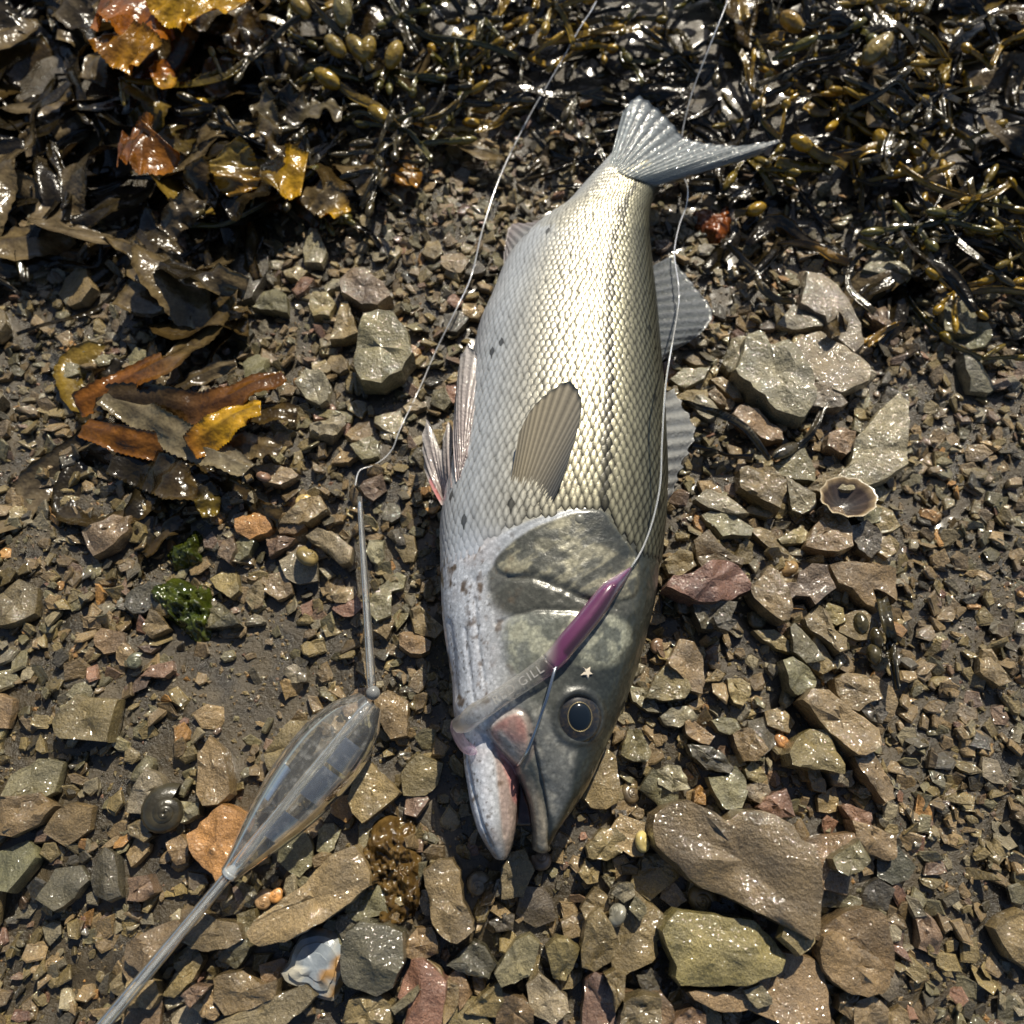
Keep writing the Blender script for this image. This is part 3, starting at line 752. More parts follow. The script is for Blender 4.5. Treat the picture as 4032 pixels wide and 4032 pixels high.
ev = tmp.evaluated_get(bpy.context.evaluated_depsgraph_get()); body_me = bpy.data.meshes.new_from_object(ev)
bpy.data.objects.remove(tmp); bpy.data.meshes.remove(tmp_me)
body_me.name = 'body'
nv = len(body_me.vertices)
BV = np.empty(nv * 3, np.float32); body_me.vertices.foreach_get('co', BV); BV = BV.reshape(-1, 3).astype(float)
BN = np.empty(nv * 3, np.float32); body_me.vertex_normals.foreach_get('vector', BN); BN = BN.reshape(-1, 3).astype(float)
UP = BN[:, 2] > -.25
PX = to_px(BV)
O_ = lambda s: src('O', parse(s))
def rounded(poly, it=3):
    p = np.asarray(poly, float)
    for _ in range(it):
        q = np.roll(p, -1, 0); p = np.stack([p * .75 + q * .25, p * .25 + q * .75], 1).reshape(-1, 2)
    return p
OPERC = O_("790,330 1000,150 1230,60 1400,10 1540,20 1620,140 1750,300 1800,450 1760,640 1420,630 1250,540 1050,465 900,470 800,430")
PREOP = O_("770,580 880,480 1050,470 1250,540 1420,630 1600,680 1340,712 1100,700 930,740 820,680")
CHEEK = O_("860,820 930,745 1330,715 1700,760 1720,1000 1520,1120 1200,1000 1000,1180 850,1050")
MEMB = O_("600,400 720,250 1000,90 1280,10 1420,0 1240,70 1010,155 800,330 770,420 660,520")
MAXIL = [(1917, 2862), (2012, 2801), (2062, 2808), (2088, 2880), (2090, 2967), (2041, 3018), (2001, 2989), (1946, 2924)]
EYE = np.array([2277, 2822])
OPERC0, MEMB0 = np.asarray(OPERC), np.asarray(MEMB)
OPERC, PREOP, CHEEK, MEMB, MAXIL = [rounded(p, 2) for p in (OPERC, PREOP, CHEEK, MEMB, MAXIL)]
pre = line_d(PX, O_("760,590 880,480 1050,465 1250,535 1430,630 1620,690"))
cheekl = line_d(PX, O_("800,800 930,742 1100,700 1340,712 1600,740"))
opl = poly_sd(PX, OPERC); mem = poly_sd(PX, MEMB); mx = poly_sd(PX, MAXIL)
ed = np.hypot(PX[:, 0] - EYE[0], (PX[:, 1] - EYE[1]) * .92)
strip = line_d(PX, [(2055, 3030), (2085, 3100), (2112, 3170), (2128, 3260), (2130, 3330)])
crease = line_d(PX, [(2090, 2900), (2109, 2982), (2140, 3141), (2160, 3257), (2164, 3330)])
ys = np.array([s[0][1] for s in ST][::-1]); xb = np.array([s[0][0] for s in ST][::-1]); yk = np.array([s[1][1] for s in ST][::-1]); xk = np.array([s[1][0] for s in ST][::-1])
def across(P):
    a = np.interp(P[:, 1], ys, xb); b = np.interp(P[:, 1], yk, xk); a = np.where(P[:, 1] > 2950, np.interp(P[:, 1], [2950, 3094, 3178, 3303, 3397], [1815, 1838, 1853, 1899, 1960]), a)
    return np.clip((P[:, 0] - a) / (b - a), 0, 1)
disp = np.zeros(nv)
fade = smooth(2545, 2470, PX[:, 0])
disp += fade * (.0008 * smooth(-10, 12, opl) - .0004 * np.exp(-((opl + 12) / 9) ** 2))
disp += .0005 * smooth(-14, 14, mem)
disp -= .0010 * np.exp(-(pre / 13) ** 2) + .0007 * np.exp(-(cheekl / 9) ** 2)
disp += .0012 * smooth(-30, 40, poly_sd(PX, CHEEK))
disp += .0011 * smooth(-14, 18, mx) - .0004 * np.exp(-((mx + 12) / 9) ** 2)
disp += .0018 * np.exp(-(strip / 26) ** 2) - .0016 * np.exp(-(crease / 8) ** 2)
disp += .0012 * np.exp(-((ed - 92) / 16) ** 2) - .0022 * smooth(86, 60, ed)
for ln in ("1770,2450 1790,2600 1800,2750", "1830,2480 1850,2650 1862,2760", "1868,2360 1880,2520 1905,2680"):
    disp -= .0005 * np.exp(-(line_d(PX, parse(ln)) / 9) ** 2)
for ln in ("1815,2870 1842,3010 1862,3120 1895,3240 1935,3330", "1940,2930 1965,3060 1975,3170 1985,3290"):
    disp -= .0008 * np.exp(-(line_d(PX, parse(ln)) / 6) ** 2)
disp += (fbm(BV, 260, 3, 9) - .5) * .0008 * smooth(1950, 2200, PX[:, 1]) * smooth(.22, .45, across(PX))
BV[UP] += BN[UP] * disp[UP][:, None]
body_me.vertices.foreach_set('co', BV.astype(np.float32).ravel())
# pigment, with the shade of the gill crease painted in
def flank_col(v):
    ks = [0, .14, .32, .55, .75, .9, 1]
    C = np.array([(.74, .77, .82), (.72, .74, .75), (.78, .75, .64), (.74, .68, .48), (.46, .43, .29), (.17, .165, .115), (.075, .078, .058)])
    return np.stack([np.interp(v, ks, C[:, i]) for i in range(3)], -1)
vv = across(PX); C = flank_col(vv) * .62
Q3 = BV.copy()
n1 = fbm(Q3, 170, 4, 21); n2 = fbm(Q3, 700, 3, 22); n3 = fbm(Q3, 60, 3, 23)
def lay(C, mask, col):
    mask = np.clip(mask, 0, 1)[:, None]; return C * (1 - mask) + np.asarray(col) * mask
headm = smooth(2020, 2130, PX[:, 1] + (PX[:, 0] - 2150) * -.12)
hv_ = across(PX)
hc = np.stack([np.interp(hv_, [0, .16, .30, .45, .7, .88, 1], c) for c in zip((.70, .75, .84), (.70, .72, .77), (.42, .43, .43), (.13, .134, .115), (.052, .057, .052), (.032, .036, .032), (.03, .032, .024))], -1)
C = lay(C, headm, hc)
gold = smooth(.48, .62, n1)
C = lay(C, fade * smooth(-22, 16, poly_sd(PX, rounded(O_('740,340 1000,140 1400,-10 1560,0 1650,120 1800,320 1820,760 1340,730 930,760 780,700 730,560'), 2))) * .9, (.105, .105, .088))
C = lay(C, fade * smooth(-10, 10, opl) * .9, (.13, .13, .108)); C = lay(C, fade * smooth(-10, 20, opl) * gold * .7, (.42, .39, .27))
ca_, sa_ = math.cos(-.55), math.sin(-.55)
al_ = PX[:, 0] * ca_ + PX[:, 1] * sa_; ac_ = -PX[:, 0] * sa_ + PX[:, 1] * ca_
st_ = fbm(np.stack([al_ * .010, ac_ * .055, np.zeros(nv)], 1), 1.0, 3, 77)
C = lay(C, fade * smooth(-5, 15, opl) * smooth(.52, .66, st_) * .6, (.40, .37, .26)); C = lay(C, fade * smooth(-5, 15, opl) * smooth(.48, .34, st_) * .6, (.05, .052, .045))
C = lay(C, smooth(-12, 14, poly_sd(PX, O_("1400,10 1540,20 1620,140 1770,330 1700,360 1500,250 1370,120"))) * .9, (.035, .04, .038))
C = lay(C, smooth(-14, 14, poly_sd(PX, PREOP)) * .85, (.085, .085, .07))  # dark band paints the crease's shade into the skin colour
chk = smooth(-25, 25, poly_sd(PX, CHEEK))
C = lay(C, chk * .7, (.19, .20, .165)); C = lay(C, chk * smooth(.45, .58, n1) * .8, (.50, .50, .38)); C = lay(C, chk * smooth(.55, .42, n2) * .4, (.12, .13, .12))
C = lay(C, smooth(-8, 8, mem) * .8, (.50, .53, .58))
C = lay(C, smooth(120, 80, ed), (.055, .058, .055)); 
snout = poly_sd(PX, [(2085, 2760), (2160, 2780), (2180, 2880), (2270, 2960), (2240, 3120), (2190, 3250), (2150, 3150), (2100, 2960)])
C = lay(C, smooth(-20, 20, snout) * .85, (.20, .205, .195)); C = lay(C, smooth(-10, 20, snout) * smooth(.5, .62, n1) * .6, (.40, .39, .34))
C = lay(C, smooth(-12, 14, mx) * .85, (.46, .36, .31)); C = lay(C, smooth(0, 22, mx) * smooth(.4, .6, n3) * .7, (.55, .24, .20))
C = lay(C, np.exp(-(line_d(PX, [(1975, 2880), (2010, 2925), (2040, 2985)]) / 11) ** 2) * .8, (.62, .56, .50)); C = lay(C, smooth(6, -14, mx) * smooth(-26, -8, mx) * .5, (.40, .30, .26))
C = lay(C, smooth(34, 20, strip) * .9, (.27, .24, .19))
jawin = poly_sd(PX, [(1925, 2890), (1950, 3000), (1962, 3130), (1975, 3290), (1990, 3400), (2060, 3380), (2060, 3000), (2000, 2960)])
C = lay(C, smooth(-8, 14, jawin) * smooth(60, 20, strip * 0 + np.abs(hv_ * 0)) * (PX[:, 0] < 2052) * .9, (.42, .31, .26))
red = poly_sd(PX, [(1945, 2925), (2035, 3025), (2048, 3100), (2046, 3180), (2020, 3150), (2000, 3060)])
C = lay(C, smooth(-10, 8, red) * (mx < 4) * .9, (.55, .23, .21))
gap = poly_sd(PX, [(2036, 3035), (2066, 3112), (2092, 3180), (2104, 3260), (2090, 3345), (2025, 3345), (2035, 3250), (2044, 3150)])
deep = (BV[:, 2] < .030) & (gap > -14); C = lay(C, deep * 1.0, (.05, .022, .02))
ja = smooth(3180, 3380, PX[:, 1]) * (PX[:, 0] < 2052); C = lay(C, ja * smooth(.35, .6, n3) * .8, (.20, .175, .14))
streak = line_d(PX, parse('1840,2060 1870,2180 1860,2300 1880,2480 1900,2620 1905,2720 1850,2780'))
C = lay(C, np.exp(-(streak / 45) ** 2) * smooth(.57, .67, fbm(Q3, 330, 3, 41)) * .75, (.16, .10, .055))
C = lay(C, smooth(.5, .7, n3) * smooth(.34, .1, hv_) * headm * .35, (.52, .42, .40))
dirt = smooth(.62, .74, n1) * smooth(.42, .2, hv_) * smooth(1980, 2150, PX[:, 1]); C = lay(C, dirt * .9, (.13, .08, .04))
speck = smooth(.67, .74, n2) * smooth(.40, .1, hv_) * smooth(2050, 2300, PX[:, 1]); C = lay(C, speck * .8, (.08, .055, .03))
back_groove = line_d(PX, O_("1700,1320 1830,900 1890,620")); C = lay(C, np.exp(-(back_groove / 22) ** 2) * .5, (.03, .03, .022))
pored = smooth(.56, .66, n2) * headm * smooth(.3, .5, hv_) * .35; C = lay(C, pored, (.03, .035, .03))
C[~UP] = np.where((hv_[~UP] < .5)[:, None], (.62, .64, .66), (.10, .10, .08))
finish(body_me, None, C, True)
body_me.materials.clear(); body_me.materials.append(M_SKIN)
fish_root = at(2190, 1900, 0)
fish = empty('sea_bass', fish_root, 'large silver sea bass lying on its side on wet shingle with mouth open', 'fish')
body = bpy.data.objects.new('body', body_me); COL.objects.link(body); child(body, fish)
polys = [tuple(p.vertices) for p in body_me.polygons]
BVH = BVHTree.FromPolygons([Vector(v) for v in BV], polys)
CAMP = Vector((0, 0, H))
def on_fish(x, y, lift=0.0):
    """point of the fish's surface seen at a photo pixel, or None"""
    h = BVH.ray_cast(CAMP, ray(x, y).normalized())
    if h[0] is None: return None, None
    return h[0] + h[1] * lift, h[1]
def top_z(x, y):
    h = BVH.ray_cast(Vector((x, y, .3)), Vector((0, 0, -1)))
    g = hm_at(x, y)
    return max(h[0].z, g) if h[0] is not None else g

# scales: overlapping plates over the flank, one joined part
mixc = lambda a, b, t: np.array(a) * (1 - t) + np.array(b) * t
def build_scales():
    V = []; F = []; CC = []
    # cumulative axis length, from behind the gill cover to the tail base
    mids = [(b + k) / 2 for b, k, T, z in FRM]; cum = [0]
    for a, b in zip(mids[:-1], mids[1:]): cum.append(cum[-1] + (b - a).length)
    tot = cum[-1]; cum = np.array(cum)
    comp = np.array([[*b, *k, T, z] for b, k, T, z in FRM])
    def frame(s): return [np.interp(s, cum, comp[:, i]) for i in range(8)]
    def P(s, th):
        f = frame(s); return ring_at(Vector(f[0:3]), Vector(f[3:6]), f[6], f[7], th)
    s0 = cum[6 * 7]; ds = .0041; ns = int((tot - s0) / ds); NR = 46
    th0, th1 = -.30, math.pi + .42
    opoly = OPERC0
    for i in range(ns):
        s = s0 + i * ds
        f = frame(s); b_, k_ = Vector(f[0:3]), Vector(f[3:6])
        # equal arc rows
        tt = np.linspace(th0, th1, 90); pts = [ring_at(b_, k_, f[6], f[7], t) for t in tt]
        al = [0]
        for a, b in zip(pts[:-1], pts[1:]): al.append(al[-1] + (b - a).length)
        for r in range(NR):
            q = (r + (.5 if i % 2 else 0)) / NR; arc = q * al[-1]; th = float(np.interp(arc, al, tt)); w = al[-1] / NR * .56
            th += random.gauss(0, .006); p = P(s + random.gauss(0, .00018), th); e = .0012
            du = (P(s + e, th) - P(s - e, th)).normalized(); dv = (P(s, th + .03) - P(s, th - .03)).normalized()
            n = dv.cross(du).normalized() if False else du.cross(dv).normalized()
            if n.dot(p - (b_ + k_) / 2) < 0: n = -n
            pp = to_px(np.array([p]))
            if pp[0, 1] > 2500 or (pp[0, 1] > 1980 and poly_sd(pp, opoly)[0] > -14): continue
            if pp[0, 1] > 2000 and poly_sd(pp, MEMB0)[0] > -4: continue
            x_, y_ = pp[0]
            if y_ > 2250 and x_ < 2440: continue
            bl = float(smooth(2040, 2225, y_)) if x_ < 2440 else 0.0
            v = float(across(pp)[0]) if y_ > 900 else float(np.clip(1 - (th / math.pi), 0, 1))
            v = .5 * v + .5 * float(np.clip(.5 + .5 * math.cos(th), 0, 1))
            lat = abs(v - .70) < .020 or (random.random() < .005)
            base = flank_col(np.array([v]))[0] * random.uniform(.86, 1.08)
            if lat: base = base * .2
            wdt = w * 1.06; ln = ds * 1.32
            base = base * .84; rim = base * (.07 if v > .40 else .07 + (.40 - v) * 2.0)
            if bl: base = mixc(base, np.array((.68, .71, .77)), bl); rim = mixc(rim, np.array((.60, .64, .70)), bl * .9)
            o = len(V); p = p - n * (.0006 * bl)
            jit = random.gauss(0, .13)
            nn = (n + dv * jit + du * random.gauss(0, .10)).normalized()
            V += [p + du * (-ln * .75) + nn * -.0002, p + du * (-ln * .1) + dv * wdt + nn * .00018, p + du * (ln * .62) + dv * wdt * .62 + nn * .0005,
                  p + du * (ln * .95) + nn * .0006, p + du * (ln * .62) - dv * wdt * .62 + nn * .0005, p + du * (-ln * .1) - dv * wdt + nn * .00018,
                  p + du * (ln * .02) + nn * .00085, p + du * (ln * .42) + nn * .00082]
            F += [(o, o + 1, o + 6), (o + 1, o + 2, o + 7, o + 6), (o + 2, o + 3, o + 7), (o + 3, o + 4, o + 7), (o + 4, o + 5, o + 6, o + 7), (o + 5, o, o + 6)]
            CC += [rim * .7, rim, rim, rim, rim, rim, base, base]
    ob = mesh_obj('scales', V, F, M_SCALE, None, None, np.array(CC))
    child(ob, fish); tag(ob, 'overlapping silver scales with dark rims', kind='stuff')
build_scales()

def dome(c, n, ru, rv, h, nu=28, nrg=8, full=False):
    ax = Vector((1, 0, 0)); ax = (ax - n * ax.dot(n)).normalized(); ay = n.cross(ax); V = [c + n * h]; F = []
    for j in range(1, nrg + 1):
        a = (math.pi / 2) * j / nrg
        for k in range(nu):
            b = 2 * math.pi * k / nu
            V.append(c + ax * math.cos(b) * ru * math.sin(a) + ay * math.sin(b) * rv * math.sin(a) + n * h * math.cos(a))
    for k in range(nu): F.append((0, 1 + k, 1 + (k + 1) % nu))
    for j in range(nrg - 1):
        for k in range(nu): F.append((1 + j * nu + k, 1 + (j + 1) * nu + k, 1 + (j + 1) * nu + (k + 1) % nu, 1 + j * nu + (k + 1) % nu))
    F.append(tuple(1 + (nrg - 1) * nu + k for k in range(nu)))
    return V, F
# fins: rows of rays joined by membrane
def fin(name, base, edge, nray, colfn, mat, ridge=.0006, label=None, nl=14, ragged=.0, curve=0.0):
    """base, edge: lists of world points (same direction); rays run base -> edge"""
    nb = nray * 4 + 1
    Bp = spline(base, nb); Ep = spline(edge, nb); V = []; Cc = []; F = []
    r = np.random.default_rng(len(name) + nray)
    rag = np.interp(np.linspace(0, 1, nb), np.linspace(0, 1, nray + 1), r.uniform(1 - ragged, 1, nray + 1))
    nrm = np.cross(Ep[nb // 2] - Bp[nb // 2], Bp[-1] - Bp[0]); nrm = nrm / np.linalg.norm(nrm)
    if nrm[2] < 0: nrm = -nrm
    for side in (1, -1):
        for i in range(nb):
            ph = .5 + .5 * math.cos(2 * math.pi * i / 4)
            for j in range(nl + 1):
                t = j / nl * (rag[i] if i % 4 else 1 - (1 - rag[i]) * .3)
                p = Bp[i] + (Ep[i] - Bp[i]) * t + nrm * (ridge * ph * (1 - .6 * t) + side * .0002 * (1 - t * .6) + curve * math.sin(math.pi * t))
                V.append(p); Cc.append(colfn(i / (nb - 1), t, ph))
    m = nb * (nl + 1)
    for s in (0, 1):
        for i in range(nb - 1):
            for j in range(nl):
                a = s * m + i * (nl + 1) + j; q = (a, a + nl + 1, a + nl + 2, a + 1); F.append(q if s else q[::-1])
    for i in range(nb - 1):
        a = i * (nl + 1) + nl; F.append((a, a + nl + 1, a + nl + 1 + m, a + m))
    o = mesh_obj(name, V, F, mat, None, None, np.array(Cc)); child(o, fish)
    if label: tag(o, label)
    return o
def sp(x, y, lift=.0):
    p, n = on_fish(x, y, lift)
    if p is None: p = at(x, y, .03)
    return np.array(p)
mixc = lambda a, b, t: np.array(a) * (1 - t) + np.array(b) * t
# pectoral fin, standing a little off the flank
pb = [sp(2007, 1915, -.0014), sp(2060, 1950, -.0014), sp(2115, 1978, -.0014), sp(2166, 2000, -.0014)]
pe = []
for (x, y, l) in [(2045, 1700, .010), (2092, 1612, .013), (2150, 1550, .015), (2238, 1499, .016), (2284, 1545, .015), (2290, 1620, .014), (2265, 1730, .011), (2215, 1890, .006)]:
    p, n = on_fish(x, y); d = ray(x, y).normalized(); pe.append(np.array(p - d * l))
def peccol(i, t, ph):
    c = mixc((.36, .31, .22), (.13, .13, .125), min(1, abs(i - .22) * 1.5)); c = c * (.55 + .7 * ph)
    return mixc(c, (.12, .115, .10), max(0, .25 - t) * 2)
fin('pectoral_fin', pb, pe, 17, peccol, M_FINO, .0011, 'grey-brown pectoral fin lifted off the flank', 18, .02)
# pelvic fins below the belly
pale = lambda i, t, ph: mixc((.55, .45, .43), (.62, .58, .55), t) * (.62 + .5 * ph)
def pale_red(i, t, ph):
    c = pale(i, t, ph); return mixc(c, (.62, .20, .20), .75) if i < .12 and .1 < t < .6 else c
fin('pelvic_fin', [sp(1803, 1900), sp(1815, 1885), sp(1832, 1830), sp(1845, 1790)],
    [at(1796, 1560, .034), at(1812, 1410, .038), at(1838, 1352, .040), at(1868, 1368, .042), at(1902, 1440, .044), at(1912, 1490, .046), at(1895, 1570, .046)], 9, pale, M_FIN, .0012, 'pale pink pelvic fin against the belly', 14, .06, .002)
fin('pelvic_fin', [sp(1748, 1990), np.array(at(1760, 1960, .028)), sp(1785, 1920)],
    [at(1672, 1840, .022), at(1664, 1720, .024), at(1682, 1648, .026), at(1712, 1710, .026), at(1738, 1770, .027), at(1752, 1700, .028), at(1770, 1658, .028), at(1790, 1710, .028)], 8, pale_red, M_FIN, .0014, 'pale pelvic fin splayed out with a red leading edge', 14, .05, .001)
# anal fin
grey = lambda i, t, ph: mixc((.42, .44, .45), (.46, .40, .40), t) * (.55 + .55 * ph)
fin('anal_fin', [np.array(at(1985, 1075, .028)), np.array(at(2060, 965, .028)), np.array(at(2150, 880, .028)), np.array(at(2225, 830, .028))],
    [at(1985, 1000, .020), at(1998, 915, .018), at(2020, 882, .018), at(2065, 880, .020), at(2110, 872, .022), at(2170, 855, .025)], 10, grey, M_FIN, .0012, 'grey anal fin', 10, .05)
# dorsal fins lying over the stones
dk = lambda i, t, ph: mixc((.13, .14, .14), (.20, .21, .22), ph) * (1.0 + .3 * t)  # dark tone puts the second dorsal fin's shade into its colour
fin('dorsal_fin', [np.array(at(2590, 2010, .026)), np.array(at(2600, 1880, .027)), np.array(at(2600, 1720, .028)), np.array(at(2598, 1560, .028))],
    [at(2622, 1990, .012), at(2690, 1850, .010), at(2730, 1745, .010), at(2738, 1680, .010), at(2700, 1600, .012), at(2650, 1530, .014)], 9, lambda i, t, ph: mixc((.22, .23, .24), (.48, .48, .46), ph), M_FIN, .0022, 'spiny first dorsal fin folded over the stones', 12, .28)
fin('dorsal_fin', [np.array(at(2592, 1440, .026)), np.array(at(2580, 1330, .026)), np.array(at(2565, 1200, .025)), np.array(at(2552, 1060, .024))],
    [at(2640, 1385, .008), at(2720, 1345, .008), at(2790, 1280, .008), at(2800, 1215, .008), at(2740, 1130, .010), at(2640, 1010, .014)], 12, dk, M_FIN, .0014, 'dark second dorsal fin in the shade', 12, .05)
# tail fin
def tailcol(i, t, ph): return mixc((.48, .52, .52), (.34, .37, .39), t) * (.55 + .6 * ph) * (1.35 if i < .1 or i > .86 else 1)
tz = zc_of(1)
fin('tail_fin', [sp(2392, 655, -.0008), sp(2445, 690, .0004), sp(2510, 715, .0008), sp(2570, 735, .0004), sp(2612, 730, -.0008)],
    [at(2452, 440, .045), at(2490, 392, .050), at(2528, 380, .050), at(2600, 440, .044), at(2660, 505, .038), at(2690, 540, .034), at(2760, 560, .032), at(2900, 575, .030), at(3010, 560, .028), at(3078, 556, .028), at(2960, 622, .024), at(2800, 668, .024)], 24, tailcol, M_FIN, .0016, 'forked grey-blue tail fin', 20, .03)

# eye with pupil and gold rim
ep, en = on_fish(EYE[0], EYE[1]); en = (en + Vector((0, 0, .8))).normalized()
pm = (ep - CAMP).length / FPX
ec = ep + en * .0001
eye = mesh_obj('eye', *dome(ec, en, 90 * pm, 96 * pm, .0036), M_EYE); child(eye, fish)
pc = ec + en * .00318
pu = mesh_obj('pupil', *dome(pc - en * .0004, en, 44 * pm, 51 * pm, .0016), M_PUPIL); pu.parent = eye
ax = Vector((1, 0, 0)); ax = (ax - en * ax.dot(en)).normalized(); ay = en.cross(ax)
ringp = [pc + ax * math.cos(a) * 46 * pm + ay * math.sin(a) * 53 * pm - en * .0001 for a in np.linspace(0, 2 * math.pi, 41)]
ir = mesh_obj('iris_ring', *tube(ringp, .00020, 6, False), M_GOLD); ir.parent = eye
# gill cover bump seen near its upper corner
nb_, nn_ = on_fish(2282, 2042); bump_o = mesh_obj('scale_spot', *dome(nb_, nn_, .0026, .0026, .0007, 7, 3), plain('spot_grey', (.14, .14, .12), .3)); child(bump_o, fish)

# ------------------------------------------------------------------ lure, hook, fishing lines
def on_any(x, y, lift):
    p, n = on_fish(x, y)
    g = at(x, y, 0)
    for _ in range(3): g = at(x, y, max(hm_at(g.x, g.y), -.01))
    if p is not None and p.z > g.z: return p + Vector((0, 0, lift))
    return g + Vector((0, 0, lift))
def soft_plastic(name='soft_plastic_lure', clear=0.0):
    m, nt, N, L, B = new_mat(name)
    c = N.new('ShaderNodeVertexColor'); c.layer_name = 'Col'; L.new(c.outputs[0], B.inputs['Base Color'])
    B.inputs['Roughness'].default_value = .22; B.inputs['Transmission Weight'].default_value = .6; B.inputs['IOR'].default_value = 1.4
    B.inputs['Coat Weight'].default_value = .4
    t = N.new('ShaderNodeBsdfTranslucent'); L.new(c.outputs[0], t.inputs[0])
    g = N.new('ShaderNodeMixShader'); g.inputs[0].default_value = .35
    L.new(B.outputs[0], g.inputs[1]); L.new(t.outputs[0], g.inputs[2]); L.new(g.outputs[0], N['Material Output'].inputs[0])
    if clear:
        lw = N.new('ShaderNodeLayerWeight'); lw.inputs[0].default_value = .35; tp = N.new('ShaderNodeBsdfTransparent'); m3 = N.new('ShaderNodeMixShader')
        L.new(mapr(N, L, lw.outputs['Facing'], 0, 1, clear + .25, .0), m3.inputs[0]); L.new(g.outputs[0], m3.inputs[1]); L.new(tp.outputs[0], m3.inputs[2]); L.new(m3.outputs[0], N['Material Output'].inputs[0])
    return m
M_LURE = soft_plastic(); M_LTAIL = soft_plastic('clear_lure_tail', .42)
LP = [(2480, 2243, 5), (2440, 2285, 20), (2395, 2330, 31), (2345, 2400, 37), (2290, 2470, 37), (2235, 2535, 37), (2190, 2590, 36), (2130, 2640, 34),
      (2060, 2690, 32), (1990, 2735, 32), (1925, 2780, 33), (1870, 2815, 36), (1836, 2845, 34), (1822, 2888, 30), (1832, 2930, 26), (1856, 2955, 18), (1876, 2966, 6)]
lure = empty('eel_lure', on_any(2280, 2470, 0), "pink-backed soft eel lure lying across the fish's cheek", 'fishing lure')
lp3 = []
for x, y, w in LP:
    r = w * 1.35e-4; lp3.append([*on_any(x, y, max(r * .55, .001)), r])
lp3 = np.array(lp3); zsm = lp3[:, 2].copy()
for _ in range(2): zsm = np.maximum(zsm, np.convolve(np.pad(zsm, 1, 'edge'), [.25, .5, .25], 'valid'))
lp3[:, 2] = zsm
LS = spline(list(lp3), 90)
lv, lf = tube(LS[:, :3], LS[:, 3], 16, True, .8)
lc = []
for i in range(90):
    t = i / 89
    for k in range(16):
        a = 2 * math.pi * k / 16
        pink = np.array((.34, .11, .27)); clear = np.array((.66, .64, .60)); dark = np.array((.10, .07, .10))
        c = mixc(pink, clear, float(smooth(.36, .46, t + .05 * math.cos(a))))
        if t < .36 and math.cos(a) < -.35: c = mixc(c, dark, .85)
        if t > .84: c = mixc(c, (.75, .45, .72), .6)
        lc.append(c)
cut = 37
lv1, lf1 = tube(LS[:cut + 1, :3], LS[:cut + 1, 3], 16, True, .8); lb = mesh_obj('lure_body', lv1, lf1, M_LURE, None, None, np.array(lc[:(cut + 1) * 16])); child(lb, lure)
lv2, lf2 = tube(LS[cut:, :3], LS[cut:, 3] * .995, 16, True, .8); lt = mesh_obj('lure_tail', lv2, lf2, M_LTAIL, None, None, np.array(lc[cut * 16:])); child(lt, lure); tag(lt, 'clear curled tail of the lure')
# bead-like eye, collar and belly keel of the lure
i0 = 9; p = Vector(LS[i0, :3]) + Vector((.0004, -.0003, LS[i0, 3] * .72))
le = mesh_obj('lure_eye', *dome(p, Vector((0, 0, 1)), .0011, .0011, .0006, 12, 3), plain('lure_eye_dark', (.09, .02, .06), .2)); child(le, lure)
# embossed lettering on the clear section
tc = bpy.data.curves.new('lure_lettering', 'FONT'); tc.body = 'RED GILL'; tc.size = .0062; tc.extrude = .0004; tc.space_character = 1.15
to = bpy.data.objects.new('lure_lettering', tc); COL.objects.link(to); bpy.context.view_layer.update()
tme = bpy.data.meshes.new_from_object(to.evaluated_get(bpy.context.evaluated_depsgraph_get())); bpy.data.objects.remove(to)
tme.name = 'lettering'; tme.materials.clear(); tme.materials.append(plain('lettering_clear', (.46, .45, .43), .2, 0, .5, .3))
q0, q1 = Vector(on_any(1962, 2775, .0)), Vector(on_any(2140, 2645, .0))
kL = [int(np.argmin(np.hypot(LS[:, 0] - q.x, LS[:, 1] - q.y))) for q in (q0, q1)]
a0 = Vector(LS[kL[0], :3]); a1 = Vector(LS[kL[1], :3]); dx = (a1 - a0); wid = dx.length; dx.normalize()
wt = max(v.co.x for v in tme.vertices)
ny = Vector((0, 0, 1)).cross(dx).normalized(); nz = dx.cross(ny)
rot = Matrix((dx, ny, nz)).transposed().to_4x4()
lettering = bpy.data.objects.new('lettering', tme); COL.objects.link(lettering)
rr = LS[kL[0], 3]
s_ = wid / wt
lettering.matrix_world = Matrix.Translation(a0 + nz * rr * .82 - ny * .0020) @ rot @ Matrix.Diagonal((s_, .9, 1, 1))
lettering.parent = lure; lettering.matrix_parent_inverse = Matrix.Translation(lure.location).inverted()
# hook: shank from the lure belly down into the corner of the mouth
HK = [(2205, 2615, .002), (2186, 2636, .0055), (2172, 2680, .007), (2150, 2760, .008), (2125, 2830, .0075), (2100, 2900, .006), (2075, 2960, .0045), (2055, 2995, .003), (2040, 3012, .0012), (2026, 3021, -.002)]
hp = [on_any(x, y, l) for x, y, l in HK]
hz = np.array([p.z for p in hp]); hz[1:8] = np.maximum(hz[1:8], np.interp(np.arange(1, 8), [1, 7], [hz[1], hz[7]]))
hp = spline([np.array((p.x, p.y, z)) for p, z in zip(hp, hz)], 40)
hk = mesh_obj('hook', *tube(hp, .00075, 8), M_STEEL); child(hk, lure)
def fishing_line(pts, rad, label, lift=.0012):
    P3 = [on_any(x, y, lift + l) for x, y, l in pts]
    S = spline([np.array(p) for p in P3], 160)
    for k in range(160):
        S[k, 2] = max(S[k, 2], top_z(S[k, 0], S[k, 1]) + rad * 1.2 if k > 2 and k < 157 else S[k, 2])
    z = S[:, 2]
    for _ in range(6): z = np.maximum(z, np.convolve(np.pad(z, 1, 'edge'), [.25, .5, .25], 'valid'))
    S[:, 2] = z
    o = mesh_obj('fishing_line', *tube(S, rad, 7), M_LINE); tag(o, label, 'fishing line'); return o
